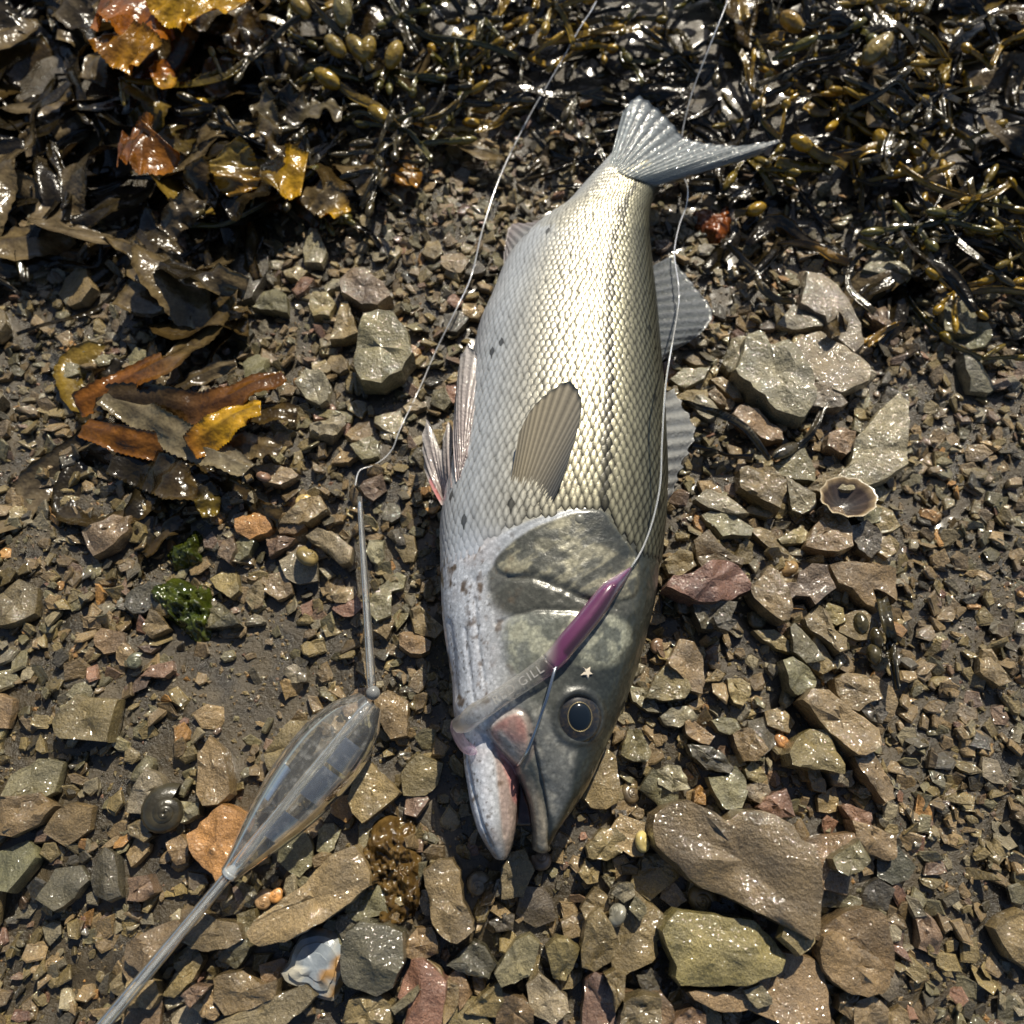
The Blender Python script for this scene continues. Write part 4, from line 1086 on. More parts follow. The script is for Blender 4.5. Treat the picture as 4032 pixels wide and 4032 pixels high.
LINES = [([(2150, -60, .03), (2260, 50, .03), (2330, 120, .03), (2325, 180, .03), (2270, 260, .028), (2200, 370, .024), (2080, 560, .02), (1975, 760, .016), (1905, 950, .012), (1860, 1120, .008),
           (1800, 1240, .005), (1720, 1400, .004), (1655, 1545, .003), (1580, 1700, .003), (1545, 1790, .003), (1480, 1850, .005), (1430, 1880, .009), (1416, 1950, .013)], .00050, 'clear line running from the seaweed to the stem of the float'),
         ([(2832, -60, .04), (2832, 60, .035), (2822, 160, .03), (2770, 290, .025), (2710, 430, .015), (2683, 530, .006), (2675, 610, .004), (2672, 690, .004), (2690, 790, .012), (2682, 880, .016), (2648, 980, .02), (2625, 1100, .024),
           (2632, 1240, .03), (2628, 1340, .032), (2603, 1480, .03), (2585, 1620, .024), (2582, 1800, .016), (2580, 1950, .012), (2556, 2080, .008), (2520, 2180, .004), (2482, 2240, .001)], .00050, 'clear line crossing the tail and tied to the pink lure')]

# ------------------------------------------------------------------ clear float
def rods(a, b, r0, r1, n=14, seg=8):
    a, b = Vector(a), Vector(b); return tube([a.lerp(b, k / seg) for k in range(seg + 1)], [r0 + (r1 - r0) * k / seg for k in range(seg + 1)], n)
fa, fb = at(1460, 2762, .021), at(903, 3442, .022)
flt = empty('casting_float', (fa + fb) / 2 - Vector((0, 0, .02)), 'clear plastic torpedo casting float with long stems lying on the shingle', 'float')
axis = (fb - fa); FLn = axis.length
prof = [(0, .0050), (.015, .0078), (.05, .0112), (.12, .0148), (.22, .0174), (.33, .0184), (.45, .0180), (.58, .0162), (.72, .0130), (.86, .0088), (.96, .0054), (1, .0042)]
tt = np.linspace(0, 1, 40); rads = np.interp(tt, *zip(*prof))
rads = np.convolve(np.pad(rads, 2, 'edge'), np.ones(5) / 5, 'valid')
outer = tube([fa + axis * t for t in tt], list(rads), 40, False)
child(mesh_obj('float_shell', *outer, M_FLOAT), flt)
child(mesh_obj('core_tube', *rods(fa + axis * .01, fb - axis * .005, .0030, .0030, 16), plain('core_tube_milky', (.92, .95, .97), .06, 0, .6, .92)), flt)
def disc_band(t0, t1, scale, a0, a1):
    """curved blue-grey panel inside the shell"""
    V = []; F = []; s = axis.normalized().cross(Vector((0, 0, 1))).normalized(); u = s.cross(axis.normalized())
    n = 10; m = 6
    for sh in (1, .94):
        for j in range(m + 1):
            t = t0 + (t1 - t0) * j / m; r = np.interp(t, tt, rads) * scale * sh
            for k in range(n + 1):
                a = a0 + (a1 - a0) * k / n; V.append(fa + axis * t + s * math.cos(a) * r + u * math.sin(a) * r)
    q = (m + 1) * (n + 1)
    for b in (0, q):
        for j in range(m):
            for k in range(n):
                i = b + j * (n + 1) + k; f = (i, i + 1, i + n + 2, i + n + 1); F.append(f if not b else f[::-1])
    return V, F
for t0, t1, a0, a1 in ((.36, .52, 1.9, 2.95), (.62, .76, 1.9, 2.95), (.47, .64, .2, 1.2), (.20, .34, 1.9, 2.8)):
    child(mesh_obj('inner_panel', *disc_band(t0, t1, .9, a0, a1), M_PANEL), flt)
sa, sb = at(1415, 1958, .016), at(1464, 2712, .021)
for a_, b_, r0, r1 in ((sa, sb, .0015, .0025), (fb - axis * .01, at(330, 4130, .022), .0027, .0031)):
    st = mesh_obj('stem', *rods(a_, b_, r0, r1, 18, 12), M_STEM); child(st, flt)
    bo = mesh_obj('stem_bore', *rods(a_, b_, r0 * .36, r1 * .36, 10, 12), M_BORE); bo.parent = st; bo.matrix_parent_inverse = st.matrix_parent_inverse.copy() if False else Matrix()
bc = at(1468, 2728, .021); bead = dome(bc, Vector((0, 0, 1)), .0036, .0036, .0036, 18, 7); bead2 = dome(bc, Vector((0, 0, -1)), .0036, .0036, .0036, 18, 7)
child(mesh_obj('bead', *merge([bead, bead2]), plain('bead_frosted', (.86, .88, .88), .2, 0, .5, .8)), flt)
child(mesh_obj('end_collar', *rods(fb - axis * .012, fb + axis * .012, .0043, .0036, 16, 3), plain('collar_frosted', (.85, .87, .86), .25, 0, .5, .7)), flt)

for pts, r, lab in LINES: fishing_line(pts, r, lab)

# ------------------------------------------------------------------ shells, weed scraps
def snail(name, reg, x, y, d, colr, label, rotz=0, tiltx=0, group=None, rough=.25):
    """coiled shell: tube swept on a shrinking spiral"""
    (sx, sy), = src(reg, [(x, y)]); g = at(sx, sy, 0); g = at(sx, sy, max(hm_at(g.x, g.y), -.005) + d * .3)
    V = []; F = []; turns = 3.0; n = 54; nr = 14; path = []
    for i in range(n):
        t = i / (n - 1); a = t * turns * 2 * math.pi; k = math.exp(-1.45 * t * turns / 1.9 * .8)
        R = .30 * k; r = .30 * k; z = .40 * (1 - k)
        c = Vector((math.cos(a) * R, math.sin(a) * R, z)); o = Vector((math.cos(a), math.sin(a), 0))
        for q in range(nr):
            b = 2 * math.pi * q / nr; V.append(c + o * math.cos(b) * r + Vector((0, 0, 1)) * math.sin(b) * r * .95)
    for i in range(n - 1):
        for q in range(nr): F.append((i * nr + q, i * nr + (q + 1) % nr, (i + 1) * nr + (q + 1) % nr, (i + 1) * nr + q))
    F.append(tuple((n - 1) * nr + q for q in range(nr)))
    # dark mouth set a little inside the opening
    b0 = len(V)
    for q in range(nr): V.append((V[q] - Vector((.30, 0, 0))) * .82 + Vector((.30, .05, 0)))
    F += [(q, b0 + q, b0 + (q + 1) % nr, (q + 1) % nr) for q in range(nr)]; F.append(tuple(b0 + q for q in range(nr)))
    CC = [np.array(colr) * (.75 + .5 * ((i // nr) % 6 < 3)) for i in range(b0)] + [np.array((.015, .012, .01))] * nr
    o = mesh_obj(name, [v * d for v in V], F, M_SHELL, None, 60, np.array(CC))
    o.location = g; o.rotation_euler = (tiltx, 0, rotz); tag(o, label, 'shell', group); return o
M_SHELL = skin_mat('wet_shell', .3, 0, .4, .3, .5, 500)
snail('periwinkle', 'P', 1250, 350, .0135, (.20, .15, .06), 'empty yellow-brown winkle shell with its mouth up beside the float stem', 2.2, 1.0)
snail('periwinkle', 'R', 1150, 420, .012, (.22, .14, .06), 'tan winkle shell behind the shield-shaped slate', 3.6, .9)
snail('periwinkle', 'R', 425, 680, .0125, (.10, .075, .04), 'round dark winkle below the reddish lozenge slate', 1, .2)
snail('periwinkle', 'R', 935, 785, .0105, (.12, .095, .05), 'round olive-brown winkle below the shield-shaped slate', 2, .2)
snail('periwinkle', 'F', 540, 1040, .0145, (.16, .12, .055), 'flat spiral winkle sitting behind the olive oval slab', 0, .1)
snail('periwinkle', 'L', 275, 430, .0235, (.035, .030, .018), 'big glossy black-brown winkle beside the rusty orange slate', 1.2, .3)
snail('periwinkle', 'K', 1220, 1722, .0098, (.45, .32, .12), 'smooth yellow flat winkle on a tan stone', .5, .2)
snail('periwinkle', 'R', 1100, 1612, .0085, (.40, .20, .08), 'shiny orange-brown winkle behind the heart-shaped stone', 1.5, .3)
snail('periwinkle', 'K', 950, 1550, .0088, (.20, .12, .08), 'small reddish winkle leaning on a tan stone by the wrack', 2.5, 1.0)
snail('periwinkle', 'M', 1110, 770, .011, (.16, .12, .09), "pale-lipped winkle in the shade right below the fish's snout", 3.0, .7)
snail('periwinkle', 'M', 665, 935, .0115, (.13, .11, .08), "dull grey winkle in the shade in front of the fish's jaw", .5, .3)
snail('periwinkle', 'F', 135, 650, .0095, (.45, .36, .14), 'broken yellow top of a shell left of the heart-shaped stone'.replace('left of', 'next to'), 1.5, .9)
snail('periwinkle', 'L', 950, 1045, .0095, (.32, .20, .10), 'paler of two winkles touching the boomerang-shaped stone', .8, .3)
snail('periwinkle', 'L', 1035, 1005, .008, (.45, .22, .07), 'orange one of two winkles touching the boomerang-shaped stone', 2.8, .3)
snail('periwinkle', 'F', 60, 315, .010, (.09, .065, .035), "glossy dark winkle between the snout's sunlit block and the heart-shaped stone", 2.1, .3)
snail('periwinkle', 'M', 1640, 1140, .0105, (.20, .19, .15), 'grey winkle lying open on the broad tan-brown slab', 4.0, 1.1)
snail('periwinkle', 'P', 60, 1065, .009, (.12, .12, .08), 'grey-green winkle beside the brick-red chip', 1.0, .4)
snail('periwinkle', 'R', 240, 965, .009, (.16, .10, .06), 'brown winkle close under the edge of the fish head', 1.0, .4)

def limpet():
    c = at(3333, 1962, .010); V = []; F = []; n = 36; rr = .0165; r = np.random.default_rng(3); Cc = []
    wob = 1 + .05 * np.sin(np.arange(n) * 1.9) + r.normal(0, .02, n)
    prof = [(.08, -.75, (.16, .10, .04)), (.35, -.62, (.25, .16, .06)), (.7, -.32, (.28, .20, .09)), (1.0, 0, (.42, .34, .2)), (1.02, .03, (.45, .38, .26)), (.94, .02, (.24, .17, .09)), (.78, -.16, (.07, .05, .04)), (.45, -.42, (.05, .04, .035)), (.08, -.56, (.04, .035, .03))]
    for s, z, col in prof:
        for k in range(n):
            a = 2 * math.pi * k / n; w = wob[k] if s > .3 else 1
            V.append((math.cos(a) * rr * s * w, math.sin(a) * rr * .84 * s * w, z * rr * (1.1))); Cc.append(np.array(col) * (.8 + .4 * ((k % 3) == 0)))
    for j in range(len(prof) - 1):
        for k in range(n): F.append((j * n + k, j * n + (k + 1) % n, (j + 1) * n + (k + 1) % n, (j + 1) * n + k))
    F.append(tuple(range(n - 1, -1, -1))); b = (len(prof) - 1) * n; F.append(tuple(b + k for k in range(n)))
    o = mesh_obj('limpet_shell', V, F, M_SHELL, None, 50, np.array(Cc)); o.location = (c.x, c.y, max(hm_at(c.x, c.y), 0) + rr * .8 - .001)
    o.rotation_euler = (-.22, .12, .3); tag(o, 'empty limpet shell lying upturned like a dark-lined cup', 'shell')
limpet()
def oyster():
    out = [at(x, y, .012) for x, y in src('L', parse("1020,1570 1080,1500 1120,1400 1180,1300 1300,1250 1420,1290 1505,1380 1500,1480 1490,1600 1440,1700 1400,1765 1300,1760 1200,1690 1060,1640"))]
    c = sum(out, Vector()) / len(out); S = spline([np.array(p) for p in out] + [np.array(out[0])], 49)[:-1]; n = 48; V = []; F = []; Cc = []
    r = np.random.default_rng(8)
    for j, (s, h) in enumerate([(1.0, 0), (1.0, .35), (.88, .55), (.86, .72), (.68, .80), (.66, .93), (.4, 1.0), (.38, 1.05), (.12, 1.08)]):
        for k in range(n):
            p = Vector(S[k]); q = c + (p - c) * s * (1 + (float(vnoise(np.array([[p.x, p.y, j * .004]]), 160, 4)[0]) - .5) * .12); z = .004 + .010 * h + (float(fbm(np.array([[q.x, q.y, 0.]]), 130, 3, 12)[0]) - .5) * .007
            V.append((q.x - c.x, q.y - c.y, z))
            f_ = float(fbm(np.array([[q.x, q.y, 0.]]), 110, 3, 3)[0]); g_ = float(fbm(np.array([[q.x, q.y, .3]]), 160, 3, 6)[0]); Cc.append(mixc(mixc((.22, .25, .28), (.44, .41, .33), float(smooth(.4, .6, f_))), (.30, .17, .06), float(smooth(.52, .66, g_))))
    for j in range(8):
        for k in range(n): F.append((j * n + k, j * n + (k + 1) % n, (j + 1) * n + (k + 1) % n, (j + 1) * n + k))
    F.append(tuple(8 * n + k for k in range(n))); F.append(tuple(range(n - 1, -1, -1)))
    o = mesh_obj('oyster_shell', V, F, M_SHELL, None, 40, np.array(Cc)); o.location = (c.x, c.y, hm_at(c.x, c.y) - .003)
    tag(o, 'flaky blue-white oyster shell with rusty edges beside the dark rounded slab', 'shell')
oyster()
def sheet(name, reg, pts, colr, label, cat, h=.006, amp=.005, seed=1, mat=None, fr=110):
    """crumpled sheet of weed inside an outline"""
    out = [at(x, y, .006) for x, y in src(reg, parse(pts))]; c = sum(out, Vector()) / len(out)
    S = spline([np.array(p) for p in out] + [np.array(out[0])], 97)[:-1]; n = 96; V = []; F = []; m = 26
    for sgn in (0, 1):
        for j in range(m + 1):
            s = max(j / m, .02)
            for k in range(n):
                p = Vector(S[k]); q = c + (p - c) * s; V.append((q.x, q.y, 0 if not sgn else -.0007))
    V = np.array(V); g = np.array([hm_at(x, y) for x, y in V[:, :2]])
    rad = np.tile(np.repeat(np.arange(m + 1) / m, n), 2)
    V[:, 2] += g * .6 + h * (1 - rad ** 3) + (fbm(np.concatenate([V[:, :2], np.zeros((len(V), 1))], 1), fr, 3, seed) - .5) * amp * 2 + (fbm(np.concatenate([V[:, :2], np.zeros((len(V), 1))], 1), fr * 4, 2, seed + 3) - .5) * amp * .7 + .0005
    q = (m + 1) * n
    for b in (0, q):
        for j in range(m):
            for k in range(n):
                f = (b + j * n + k, b + j * n + (k + 1) % n, b + (j + 1) * n + (k + 1) % n, b + (j + 1) * n + k); F.append(f if not b else f[::-1])
    for k in range(n): F.append((m * n + k, m * n + (k + 1) % n, q + m * n + (k + 1) % n, q + m * n + k))
    nz = fbm(V * 1.0, 160, 3, seed + 5); Cc = np.array(colr[0])[None] * (1 - nz[:, None]) + np.array(colr[1])[None] * nz[:, None]
    o = mesh_obj(name, V - np.array(c), F, mat or M_ULVA, None, None, Cc); o.location = c; tag(o, label, cat); return o
sheet('sea_lettuce', 'P', "170,590 300,470 440,500 540,540 550,700 545,850 500,940 420,930 370,840 250,740", [(.012, .028, .004), (.105, .13, .018)], 'larger crumpled piece of bright green sea lettuce on the mud', 'seaweed', .007, .008, 4)
sheet('sea_lettuce', 'P', "230,300 330,180 420,120 490,180 480,290 490,360 400,380 330,400 260,400", [(.012, .028, .004), (.10, .12, .018)], 'smaller green sea lettuce scrap beside the dark wrack', 'seaweed', .006, .007, 6)
sheet('brown_weed_mat', 'M', "-80,560 0,460 120,470 220,500 240,640 290,830 310,960 260,1080 230,1160 130,1200 20,1180 -60,1000 -100,800", [(.05, .028, .008), (.24, .155, .055)], "lumpy amber jelly-like weed between the boomerang stone and the fish's jaw", 'seaweed', .009, .007, 8, M_ULVA, 130)
sheet('torn_weed_blade', 'C', "500,1420 560,1400 630,1430 700,1410 760,1370 775,1450 770,1560 720,1660 700,1715 650,1710 630,1640 560,1580 500,1500", [(.16, .045, .012), (.42, .13, .03)], 'torn orange-brown blade of weed beside the tail', 'seaweed', .008, .003, 9, M_WEED)
# a pale star-shaped chip on the head
cp, cn = on_fish(2311, 2648); sv = []; 
for zz, sc0 in ((.0, 1), (.0012, .7)):
    for k in range(10):
        a = 2 * math.pi * k / 10; r0 = (.0034 if k % 2 == 0 else .0015) * sc0; sv.append((math.cos(a) * r0, math.sin(a) * r0, zz))
o = mesh_obj('shell_chip', sv, [(k, (k + 1) % 10, 10 + (k + 1) % 10, 10 + k) for k in range(10)] + [tuple(10 + k for k in range(10)), tuple(range(9, -1, -1))], plain('chalky_shell', (.62, .55, .45), .6), None, 30)
o.location = cp - cn * .0002; o.rotation_euler = cn.to_track_quat('Z', 'Y').to_euler(); tag(o, "tiny cream star-shaped shell chip stuck above the fish's eye", 'shell chip')

# ------------------------------------------------------------------ seaweed
DARK = (.038, .030, .016); BRN = (.105, .072, .028); TAN = (.22, .17, .095); ORG = (.38, .14, .018); YEL = (.62, .38, .025); OLV = (.20, .15, .022); GRN = (.13, .12, .03)
def ribbon(path, widths, thick=.0007, wave=.004, wl=26, seed=0, serr=0.0, c0=DARK, c1=BRN, roll=0.0, nseg=40, cpos=(.4, .95)):
    P = spline([np.array(p) for p in path], nseg); Wd = np.interp(np.linspace(0, 1, nseg), np.linspace(0, 1, len(widths)), widths)
    r = np.random.default_rng(seed); ph = r.uniform(0, 6.28, 3); V = []; Cc = []; F = []; nw = 7
    for side in (1, -1):
        for i in range(nseg):
            t = P[min(i + 1, nseg - 1)] - P[max(i - 1, 0)]; t = t / max(np.linalg.norm(t), 1e-9)
            s = np.cross(t, (0, 0, 1)); s = s / max(np.linalg.norm(s), 1e-6); u = np.cross(s, t)
            ra = roll * math.sin(i / nseg * 5 + ph[0]) ; s2 = s * math.cos(ra) + u * math.sin(ra); u2 = -s * math.sin(ra) + u * math.cos(ra)
            q = i / (nseg - 1); col = mixc(c0, c1, float(smooth(cpos[0], cpos[1], q)))
            for k in range(nw):
                a = k / (nw - 1) * 2 - 1
                w = Wd[i] * .5 * (1 + (serr * .42 * (1 if (i % 2) else -1) if abs(a) == 1 else 0))
                rip = wave * abs(a) * math.sin(i / nseg * wl + ph[1] + (1.5 if a > 0 else 0)) * min(1, Wd[i] / .012) + wave * .5 * math.sin(i / nseg * 9 + ph[2])
                rib = thick * 1.6 * math.exp(-(a / .18) ** 2)
                V.append(P[i] + s2 * a * w + u2 * (rip + side * (thick * .5 * (1.05 - abs(a)) + (rib if side > 0 else 0))))
                Cc.append(np.array(col) * (.55 if abs(a) < .2 else 1))
    m = nseg * nw
    for b in (0, m):
        for i in range(nseg - 1):
            for k in range(nw - 1):
                f = (b + i * nw + k, b + i * nw + k + 1, b + (i + 1) * nw + k + 1, b + (i + 1) * nw + k); F.append(f if b else f[::-1])
    for i in range(nseg - 1):
        F.append((i * nw, (i + 1) * nw, m + (i + 1) * nw, m + i * nw)); F.append((i * nw + nw - 1, m + i * nw + nw - 1, m + (i + 1) * nw + nw - 1, (i + 1) * nw + nw - 1))
    F.append(tuple([k for k in range(nw)] + [m + k for k in range(nw - 1, -1, -1)]))
    b = (nseg - 1) * nw; F.append(tuple([b + k for k in range(nw - 1, -1, -1)] + [m + b + k for k in range(nw)]))
    return V, F, Cc
def ell(c, d, L, R, col, n=8):
    """oval bladder along direction d"""
    d = np.asarray(d, float); d = d / np.linalg.norm(d); s = np.cross(d, (0, 0, 1)); s = s / max(np.linalg.norm(s), 1e-6); u = np.cross(s, d); V = []; F = []; m = 7
    for j in range(m + 1):
        a = math.pi * j / m; rr = max(math.sin(a), .05) * R
        for k in range(n):
            b = 2 * math.pi * k / n; V.append(np.asarray(c) + d * (-math.cos(a) * L) + s * math.cos(b) * rr + u * math.sin(b) * rr)
    for j in range(m):
        for k in range(n): F.append((j * n + k, j * n + (k + 1) % n, (j + 1) * n + (k + 1) % n, (j + 1) * n + k))
    F.append(tuple(range(n - 1, -1, -1))); F.append(tuple(m * n + k for k in range(n)))
    return V, F, [np.array(col)] * len(V)
def join3(parts):
    V = []; F = []; Cc = []
    for v, f, c in parts:
        o = len(V); V += list(v); F += [tuple(i + o for i in q) for q in f]; Cc += list(c)
    return V, F, Cc
def weed_obj(name, parts, label, group, mat=None, cat='seaweed'):
    V, F, Cc = join3(parts); V = np.array(V); c = V.mean(0); c[2] = V[:, 2].min()
    o = mesh_obj(name, V - c, F, mat or M_WEED, None, None, np.array(Cc)); o.location = c; tag(o, label, cat, group); return o
def bank(x, y): return float(hm_at(x, y))
def traced_frond(name, reg, pts, width, c0, c1, label, lift=.006, serr=.10, wave=.0025, fork=None, cpos=(.4, .95), roll=.35, group=None, end=.55, lifts=None):
    P = []
    pl = src(reg, parse(pts))
    for i, (x, y) in enumerate(pl):
        g = at(x, y, lift); l = (lift if lifts is None else lifts[i]) + (.010 if reg == 'K' else .012 if reg == 'A' else 0)
        g = at(x, y, bank(g.x, g.y) + l); P.append(np.array(g))
    width = width * (1.3 if reg == 'A' else 1.0); parts = [ribbon(P, [width * .8, width, width * 1.05, width, width * end], .0009, wave * .6, 24, sum(map(ord, label)) % 999, serr, c0, c1, roll, 56, cpos)]
    if fork:
        Q = []
        for i, (x, y) in enumerate(src(reg, parse(fork))):
            g = at(x, y, lift); Q.append(np.array(at(x, y, bank(g.x, g.y) + lift + .001)))
        parts.append(ribbon(Q, [width * .7, width * .75, width * .6, width * .4], .0009, wave, 18, 5, serr, c1, c1, roll, 34))
    return weed_obj(name, parts, label, group)
W_ = lambda px: px * 2.25e-4
# broad serrated fronds on the near left
traced_frond('wrack_frond', 'K', "-350,1050 -120,950 60,850 260,740 420,640 560,500 690,360 760,290", W_(92), (.28, .11, .016), (.17, .125, .060), 'brown serrated wrack frond with forked tip reaching over bright grit', .012, .12, .002, "560,540 680,450 760,400 830,370", (.3, .6))
traced_frond('wrack_frond', 'K', "-200,1010 100,1010 320,1050 520,1070 700,1010 850,930 980,880 1080,830", W_(98), (.075, .050, .022), (.20, .085, .016), 'dark brown serrated frond with rusty orange patches', .012, .14, .003, None, (.3, .7))
traced_frond('wrack_frond', 'K', "430,1340 560,1260 680,1170 790,1100 880,1070 925,1060", W_(88), (.38, .17, .02), YEL, 'bright mustard-yellow wrack tip lying over darker fronds', .018, .10, .0015, "760,1130 800,1070 840,1010", (.0, .5))
traced_frond('wrack_frond', 'K', "-150,980 20,1060 180,1160 360,1270 500,1330 640,1390 760,1450 840,1480", W_(86), (.26, .22, .14), (.30, .26, .18), 'pale tan wet-shining wrack frond', .014, .12, .003)  # pale tan paints the sun's reflection into this frond's colour
traced_frond('wrack_frond', 'K', "-300,1200 0,1290 200,1330 380,1360 540,1390 660,1420", W_(72), (.24, .10, .015), (.07, .05, .025), 'orange-edged frond running under the pale tan one', .009, .10, .002)
traced_frond('wrack_frond', 'K', "180,990 350,930 480,860 620,800 760,760", W_(46), (.11, .085, .05), TAN, 'narrow sunlit olive frond between two dark serrated fronds', .010, .10, .002)
traced_frond('wrack_frond', 'K', "300,1100 600,1130 820,1120 1000,1090 1180,1110", W_(80), DARK, BRN, 'dark frond lying flat beneath the mustard tip', .004, .10, .002)
traced_frond('wrack_frond', 'K', "-100,1420 150,1490 350,1580 520,1650", W_(105), DARK, BRN, 'black-brown frond in the shade under the orange-edged frond', .004, .1, .003)
traced_frond('wrack_frond', 'K', "420,1500 520,1620 560,1720 570,1820", W_(60), DARK, (.22, .16, .02), 'short olive-tipped frond hanging toward the sea lettuce', .005, .1, .003)
traced_frond('wrack_frond', 'K', "640,1370 800,1330 950,1340 1060,1370", W_(66), TAN, (.14, .11, .07), 'dull tan frond lying beside the pale shining one', .006, .08, .002)
# top-left heap, traced blades
traced_frond('wrack_frond', 'A', "640,1390 780,1330 900,1240 1020,1190 1140,1190 1230,1210", W_(140), DARK, YEL, 'rounded golden-yellow frilled blade at the foot of the weed heap', .020, .07, .005, None, (.45, .8), .3, None, .8)
traced_frond('wrack_frond', 'A', "700,1020 730,1120 760,1230 790,1340", W_(100), (.26, .19, .04), (.36, .20, .02), 'olive-gold blade standing next to the rounded yellow one', .028, .07, .004, None, (.3, .9), .5)
traced_frond('wrack_frond', 'A', "1240,1300 1340,1360 1420,1420 1490,1490", W_(80), TAN, YEL, 'tan frond with a small yellow tip beside the bare mud', .012, .08, .003, None, (.6, .9))
traced_frond('wrack_frond', 'A', "-200,40 0,30 140,70 260,40", W_(190), ORG, (.45, .16, .015), 'large burnt-orange blade on top of the weed heap', .030, .05, .005, None, (.2, .7), .3, None, .8)
traced_frond('wrack_frond', 'A', "250,-60 360,10 460,50 550,80", W_(130), YEL, YEL, 'clear yellow blade on top of the weed heap beside the burnt-orange one', .034, .06, .004, None, (.2, .7), .3, None, .7)
traced_frond('wrack_frond', 'A', "640,-80 700,10 790,50", W_(110), YEL, YEL, 'small lemon-yellow tip behind the clear yellow blade', .032, .06, .003, None, (.2, .7), .3, None, .7)
traced_frond('wrack_frond', 'A', "-160,240 0,310 100,340 170,370", W_(120), (.35, .16, .02), (.50, .26, .02), 'amber blade below the burnt-orange one', .028, .06, .004, None, (.2, .7), .3, None, .7)
traced_frond('wrack_frond', 'A', "-60,1010 80,1000 180,990 230,950", W_(150), (.22, .08, .012), (.32, .13, .015), 'rusty brown blade low in the weed heap', .022, .06, .004, None, (.2, .7), .3, None, .7)
traced_frond('wrack_frond', 'A', "200,430 240,500 270,570 300,520", W_(50), ORG, YEL, 'little orange forked tip in the shade of the weed heap', .020, .08, .002)
traced_frond('wrack_frond', 'A', "1060,640 1150,740 1260,770 1380,740 1490,770", W_(80), DARK, (.22, .19, .13), 'pale paddle-shaped frond end leaning out of the heap', .022, .08, .004, "1140,690 1200,660 1250,690", (.2, .6), .4, None, .9)
traced_frond('wrack_frond', 'A', "960,560 930,680 960,800 980,900 1050,1080", W_(56), (.18, .15, .09), BRN, 'twisted tan frond hanging down the heap', .026, .08, .006, None, (.3, .9), .9)
traced_frond('wrack_frond', 'A', "250,1600 420,1440 560,1380 700,1360", W_(60), (.15, .12, .08), (.12, .09, .05), 'curled tan strap at the foot of the weed heap', .018, .08, .006, None, (.3, .9), .8)
traced_frond('wrack_frond', 'B', "-80,1060 60,1110 150,1160 180,1220 150,1290", W_(95), BRN, (.42, .21, .03), 'ochre blade hanging over the wet mud beside the yellow strands', .016, .05, .004, None, (.3, .8), .3)
# straps with bladders (egg wrack)
def bladder_strand(reg, pts, width, col, label, lift=.02, blads=(), group=None, end=.9, wave=.001):
    P = []
    for x, y in src(reg, parse(pts)):
        g = at(x, y, lift); P.append(np.array(at(x, y, bank(g.x, g.y) + lift)))
    V, F, Cc = ribbon(P, [width * .5, width * .7, width, width * end], .0022, wave, 12, len(label), .0, np.array(col) * .6, col, .3, 34)
    V = np.array(V); c = V.mean(0); c[2] = V[:, 2].min()
    o = empty('egg_wrack_strand', tuple(c), label, 'seaweed', group)
    ch = mesh_obj('strap', V, F, M_BLAD, None, None, np.array(Cc)); child(ch, o)
    for x, y, L, R in blads:
        (sx, sy), = src(reg, [(x, y)]); g = at(sx, sy, lift); q = np.array(at(sx, sy, bank(g.x, g.y) + lift + .002))
        k = int(np.argmin(np.hypot(np.array(P)[:, 0] - q[0], np.array(P)[:, 1] - q[1]))); d = P[min(k + 1, len(P) - 1)] - P[max(k - 1, 0)]
        bv_, bf_, bc_ = ell(q, d, L, R, np.array(col) * 1.1, 10); b = mesh_obj('bladder', bv_, bf_, M_BLAD, None, None, np.array(bc_)); child(b, o)
    return o
bladder_strand('C', "1430,1160 1330,1170 1220,1170 1140,1140 1070,1110", .0105, (.36, .24, .02), 'thick mustard strap of wrack next to the tail tip', .022)
bladder_strand('C', "1540,1170 1430,1110 1320,1040 1220,985", .0095, (.40, .27, .03), 'thick mustard strap crossing another beside the tail tip', .028, [(1240, 990, .008, .005)])
bladder_strand('C', "1450,1090 1560,1080 1660,1050 1790,1025", .0085, (.38, .24, .03), 'long mustard strap with a pale wet edge beyond the tail tip', .024)
bladder_strand('C', "1820,1080 1800,1010 1780,950", .0085, (.36, .24, .03), 'short upright mustard strap end beyond the tail tip', .024, [(1785, 960, .007, .005)])
bladder_strand('C', "1430,790 1350,780 1290,760 1260,730", .008, (.36, .23, .03), 'curved olive strap above the crossing mustard straps'.replace('above', 'behind'), .026)
bladder_strand('C', "1880,430 1820,380 1770,300 1740,340", .0075, (.30, .23, .08), 'twin pale bladders on a strand at the edge of the heap', .034, [(1745, 350, .012, .007), (1790, 320, .012, .006)])
bladder_strand('C', "780,1500 860,1470 960,1430", .0075, (.40, .26, .03), 'single golden strap beside the torn orange-brown blade', .012, [(930, 1445, .007, .0045)])
bladder_strand('C', "1060,1690 1200,1690 1340,1720 1450,1790 1560,1830", .0055, (.34, .20, .03), 'long thin golden strand lying toward the glittering slab', .010)
bladder_strand('C', "720,1690 780,1750 840,1830 900,1900 960,2000 1080,2080 1200,2090", .0045, (.20, .16, .08), 'thin dull olive stalk curving over the stones beside the second dorsal fin', .010)
bladder_strand('C', "1130,120 1180,170 1240,210", .009, (.34, .22, .04), 'plump golden bladder pair deep in the heap', .034, [(1170, 150, .010, .006)])
bladder_strand('C', "800,-40 830,40 850,130", .008, (.42, .28, .03), 'bright golden strap hanging beside the fishing line', .036)
bladder_strand('C', "950,290 1030,275 1110,250", .0068, (.42, .26, .03), 'short golden strap end in the dark of the heap', .034)
bladder_strand('A', "1360,530 1450,590 1560,670 1700,730 1800,800 1930,930", .0085, (.30, .21, .03), 'long golden strap with a rounded bladder end running down the heap', .030, [(1385, 545, .011, .006), (1740, 800, .010, .006)])
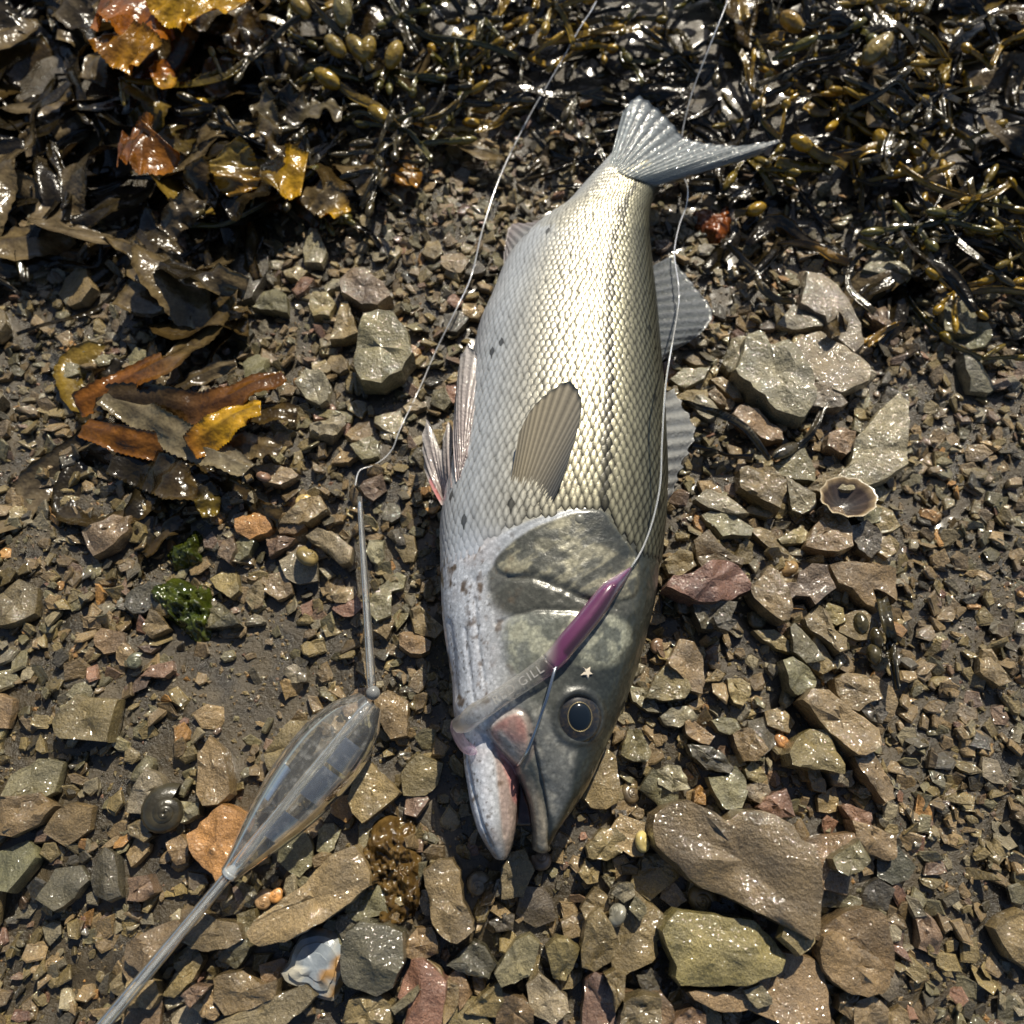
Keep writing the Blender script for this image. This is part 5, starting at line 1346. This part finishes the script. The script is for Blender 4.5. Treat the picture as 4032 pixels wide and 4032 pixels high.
bladder_strand('A', "1250,-10 1340,90 1420,180 1530,280 1620,380 1690,480", .0075, (.24, .18, .05), 'olive strap with side bladders lying over the heap', .034, [(1200, 50, .011, .006), (1440, 320, .010, .006), (1590, 330, .012, .006)])
bladder_strand('A', "1520,250 1500,160 1490,60", .007, (.26, .23, .11), 'grey-green club-shaped bladder standing on its stalk', .038, [(1490, 75, .012, .007)])
bladder_strand('A', "1760,560 1830,450 1850,350", .007, (.28, .20, .04), 'olive upright bladder stalk beside the golden strap', .034, [(1845, 380, .011, .006), (1660, 340, .010, .006)])
bladder_strand('Q', "420,1040 560,1080 700,1130 820,1200 920,1300 1020,1420", .0040, (.09, .08, .05), 'dark wet weed stalk curving round the smooth tan pebble', .009)
bladder_strand('Q', "1040,1410 1140,1370 1240,1310 1310,1230 1370,1110 1400,1040", .0042, (.09, .08, .06), 'dark stalk with a leafy end rising toward the sparkling pale slab', .010, [(1130, 1360, .012, .004)])
bladder_strand('Q', "470,1340 620,1360 760,1400 900,1410", .0025, (.08, .06, .04), "thin brown stem lying beside the first dorsal fin", .007)
bladder_strand('Q', "1900,480 1800,540 1720,600 1680,630", .0062, (.34, .20, .02), 'orange-gold leaf of wrack curling beside the pale slab', .012)
bladder_strand('R', "1900,1260 1880,1080 1850,940 1830,800 1800,640", .0070, (.07, .06, .03), 'dark toothed wrack sprig by the limpet shell', .012, [(1650, 800, .006, .004), (1740, 1010, .006, .004), (1760, 900, .006, .0035)])

# the rest of the heap: many fronds and strands of two kinds
def heap_zone(px, py):
    if py > 1250: return 'in the bundle by the sea lettuce'
    if 2350 < px < 3150 and py < 800: return 'in the heap behind the fish tail'
    if px < 620: return 'around the burnt-orange blade'
    if px < 1400 and py > 500: return 'by the rounded yellow blade'
    if px < 1400: return 'near the clear yellow blade'
    if px < 2350: return 'in the heap beside the line to the float'
    if py > 600: return 'near the crossing mustard straps'
    return 'beyond the line to the lure'
def random_weed(k, kind, px, py):
    g = at(px, py, .02); base = bank(g.x, g.y); a = random.uniform(0, 6.28)
    if kind == 'broad':
        L = random.uniform(.08, .16); w = random.uniform(.016, .032); z0 = base + (random.uniform(.002, .022) if py < 1250 else .003); P = []; x, y = g.x, g.y; da = random.gauss(0, .5)
        for i in range(6):
            zz = z0 + random.gauss(0, .006 if py < 1250 else .002) - .004 * i / 5; P.append(np.array((x, y, max(zz, bank(x, y) + .002)))); x += math.cos(a) * L / 5; y += math.sin(a) * L / 5; a += da + random.gauss(0, .35)
        tipc, tn = random.choices([(BRN, 'dark brown'), (TAN, 'tan-tipped'), (ORG, 'orange-tipped'), ((.34, .24, .05), 'olive-tipped'), ((.26, .21, .14), 'pale-tipped')], [5, 4, .6, 1.2, 4])[0]
        parts = [ribbon(P, [w * .45, w * .8, w * 1.1, w * 1.1, w * .7], .0009, .0028, 22, k, .10, DARK, tipc, .7, 36, (.1, .6))]
        if random.random() < .6:
            p0 = P[3]; Q = [p0]; aa = a + random.choice((-1, 1)) * .7; xx, yy = p0[0], p0[1]
            for i in range(3):
                xx += math.cos(aa) * L / 6; yy += math.sin(aa) * L / 6; Q.append(np.array((xx, yy, p0[2] + random.gauss(0, .004))))
            parts.append(ribbon(Q, [w * .6, w * .7, w * .45], .0009, .003, 14, k + 1, .1, DARK, tipc, .8, 18))
        lab = f"{'forked' if len(parts) > 1 else 'single'} {tn} {'wide' if w > .024 else 'narrow'} wrack frond {heap_zone(px, py)}"
        weed_obj('wrack_frond', parts, lab, lab)
    else:
        L = random.uniform(.06, .13); w = random.uniform(.0030, .0062); z0 = base + random.uniform(.008, .034) * (.45 if sd_at(TAIL_SD, g.x, g.y) > -.10 else 1); P = []; x, y = g.x, g.y; da = random.gauss(0, .2)
        col = random.choices([OLV, (.30, .21, .03), GRN, (.38, .25, .03), (.07, .058, .028)], [3, 2.5, 1.6, 2.2, 6])[0]
        for i in range(6):
            P.append(np.array((x, y, max(z0 + random.gauss(0, .004), bank(x, y) + .003)))); x += math.cos(a) * L / 5; y += math.sin(a) * L / 5; a += da + random.gauss(0, .3)
        parts = [ribbon(P, [w * .7, w, w, w * .8], .0016, .0008, 10, k, 0, np.array(col) * .5, col, .6, 22)]
        nb = random.randint(3, 7)
        for i in range(nb):
            q = P[random.randint(1, 5)]; b = random.uniform(0, 6.28); l = random.uniform(.010, .024); d = np.array((math.cos(b), math.sin(b), random.uniform(-.1, .5)))
            e = q + d * l; parts.append(ribbon([q, q + d * l * .5 + np.array((0, 0, .001)), e], [w * .5, w * .6, w * .6], .0014, .0004, 5, k + i, 0, col, col, .2, 6))
            parts.append(ell(e + d * .003, d, random.uniform(.0035, .0095), random.uniform(.0018, .0036), np.array(col) * random.uniform(.9, 1.25), 7))
        cn = {OLV: 'olive', GRN: 'greenish', (.07, .058, .028): 'blackish'}.get(tuple(col), 'golden')
        lab = f"{cn} wrack strand with {['three', 'four', 'five', 'six', 'seven'][nb - 3]} bladders {heap_zone(px, py)}"
        weed_obj('egg_wrack_strand', parts, lab, lab, M_BLAD)
k = 0
TAIL_XY = np.array([at(x, y, .03)[:2] for x, y in parse('2380,640 2440,420 2520,340 2720,480 3120,520 3120,600 2820,720 2640,730')])
TAIL_SD = poly_sd(HP, TAIL_XY)
def in_heap(px, py):
    g = at(px, py, .02); return sd_at(WEED_SD, g.x, g.y) > .004 and sd_at(FISH_SD, g.x, g.y) < -.015 and sd_at(TAIL_SD, g.x, g.y) < -.045
while k < 78:
    px, py = random.uniform(-350, 1450), random.uniform(-250, 1050)
    if in_heap(px, py): random_weed(1000 + k, 'broad', px, py); k += 1
while k < 98:
    px, py = random.uniform(2700, 4300), random.uniform(-250, 1050)
    if in_heap(px, py): random_weed(1000 + k, 'broad', px, py); k += 1
j = 0
for px, py in ((520, 1700), (560, 1420), (420, 1350), (330, 1600), (250, 1750), (560, 1600)):
    g = at(px, py, .0); sd0 = random.random(); random_weed(5000 + px, 'broad', px, py)
while j < 165:
    px = random.uniform(1100, 4300); py = random.uniform(-250, 1000)
    if in_heap(px, py): random_weed(3000 + j, 'fine', px, py); j += 1
# dark understorey of the heap, uncountable
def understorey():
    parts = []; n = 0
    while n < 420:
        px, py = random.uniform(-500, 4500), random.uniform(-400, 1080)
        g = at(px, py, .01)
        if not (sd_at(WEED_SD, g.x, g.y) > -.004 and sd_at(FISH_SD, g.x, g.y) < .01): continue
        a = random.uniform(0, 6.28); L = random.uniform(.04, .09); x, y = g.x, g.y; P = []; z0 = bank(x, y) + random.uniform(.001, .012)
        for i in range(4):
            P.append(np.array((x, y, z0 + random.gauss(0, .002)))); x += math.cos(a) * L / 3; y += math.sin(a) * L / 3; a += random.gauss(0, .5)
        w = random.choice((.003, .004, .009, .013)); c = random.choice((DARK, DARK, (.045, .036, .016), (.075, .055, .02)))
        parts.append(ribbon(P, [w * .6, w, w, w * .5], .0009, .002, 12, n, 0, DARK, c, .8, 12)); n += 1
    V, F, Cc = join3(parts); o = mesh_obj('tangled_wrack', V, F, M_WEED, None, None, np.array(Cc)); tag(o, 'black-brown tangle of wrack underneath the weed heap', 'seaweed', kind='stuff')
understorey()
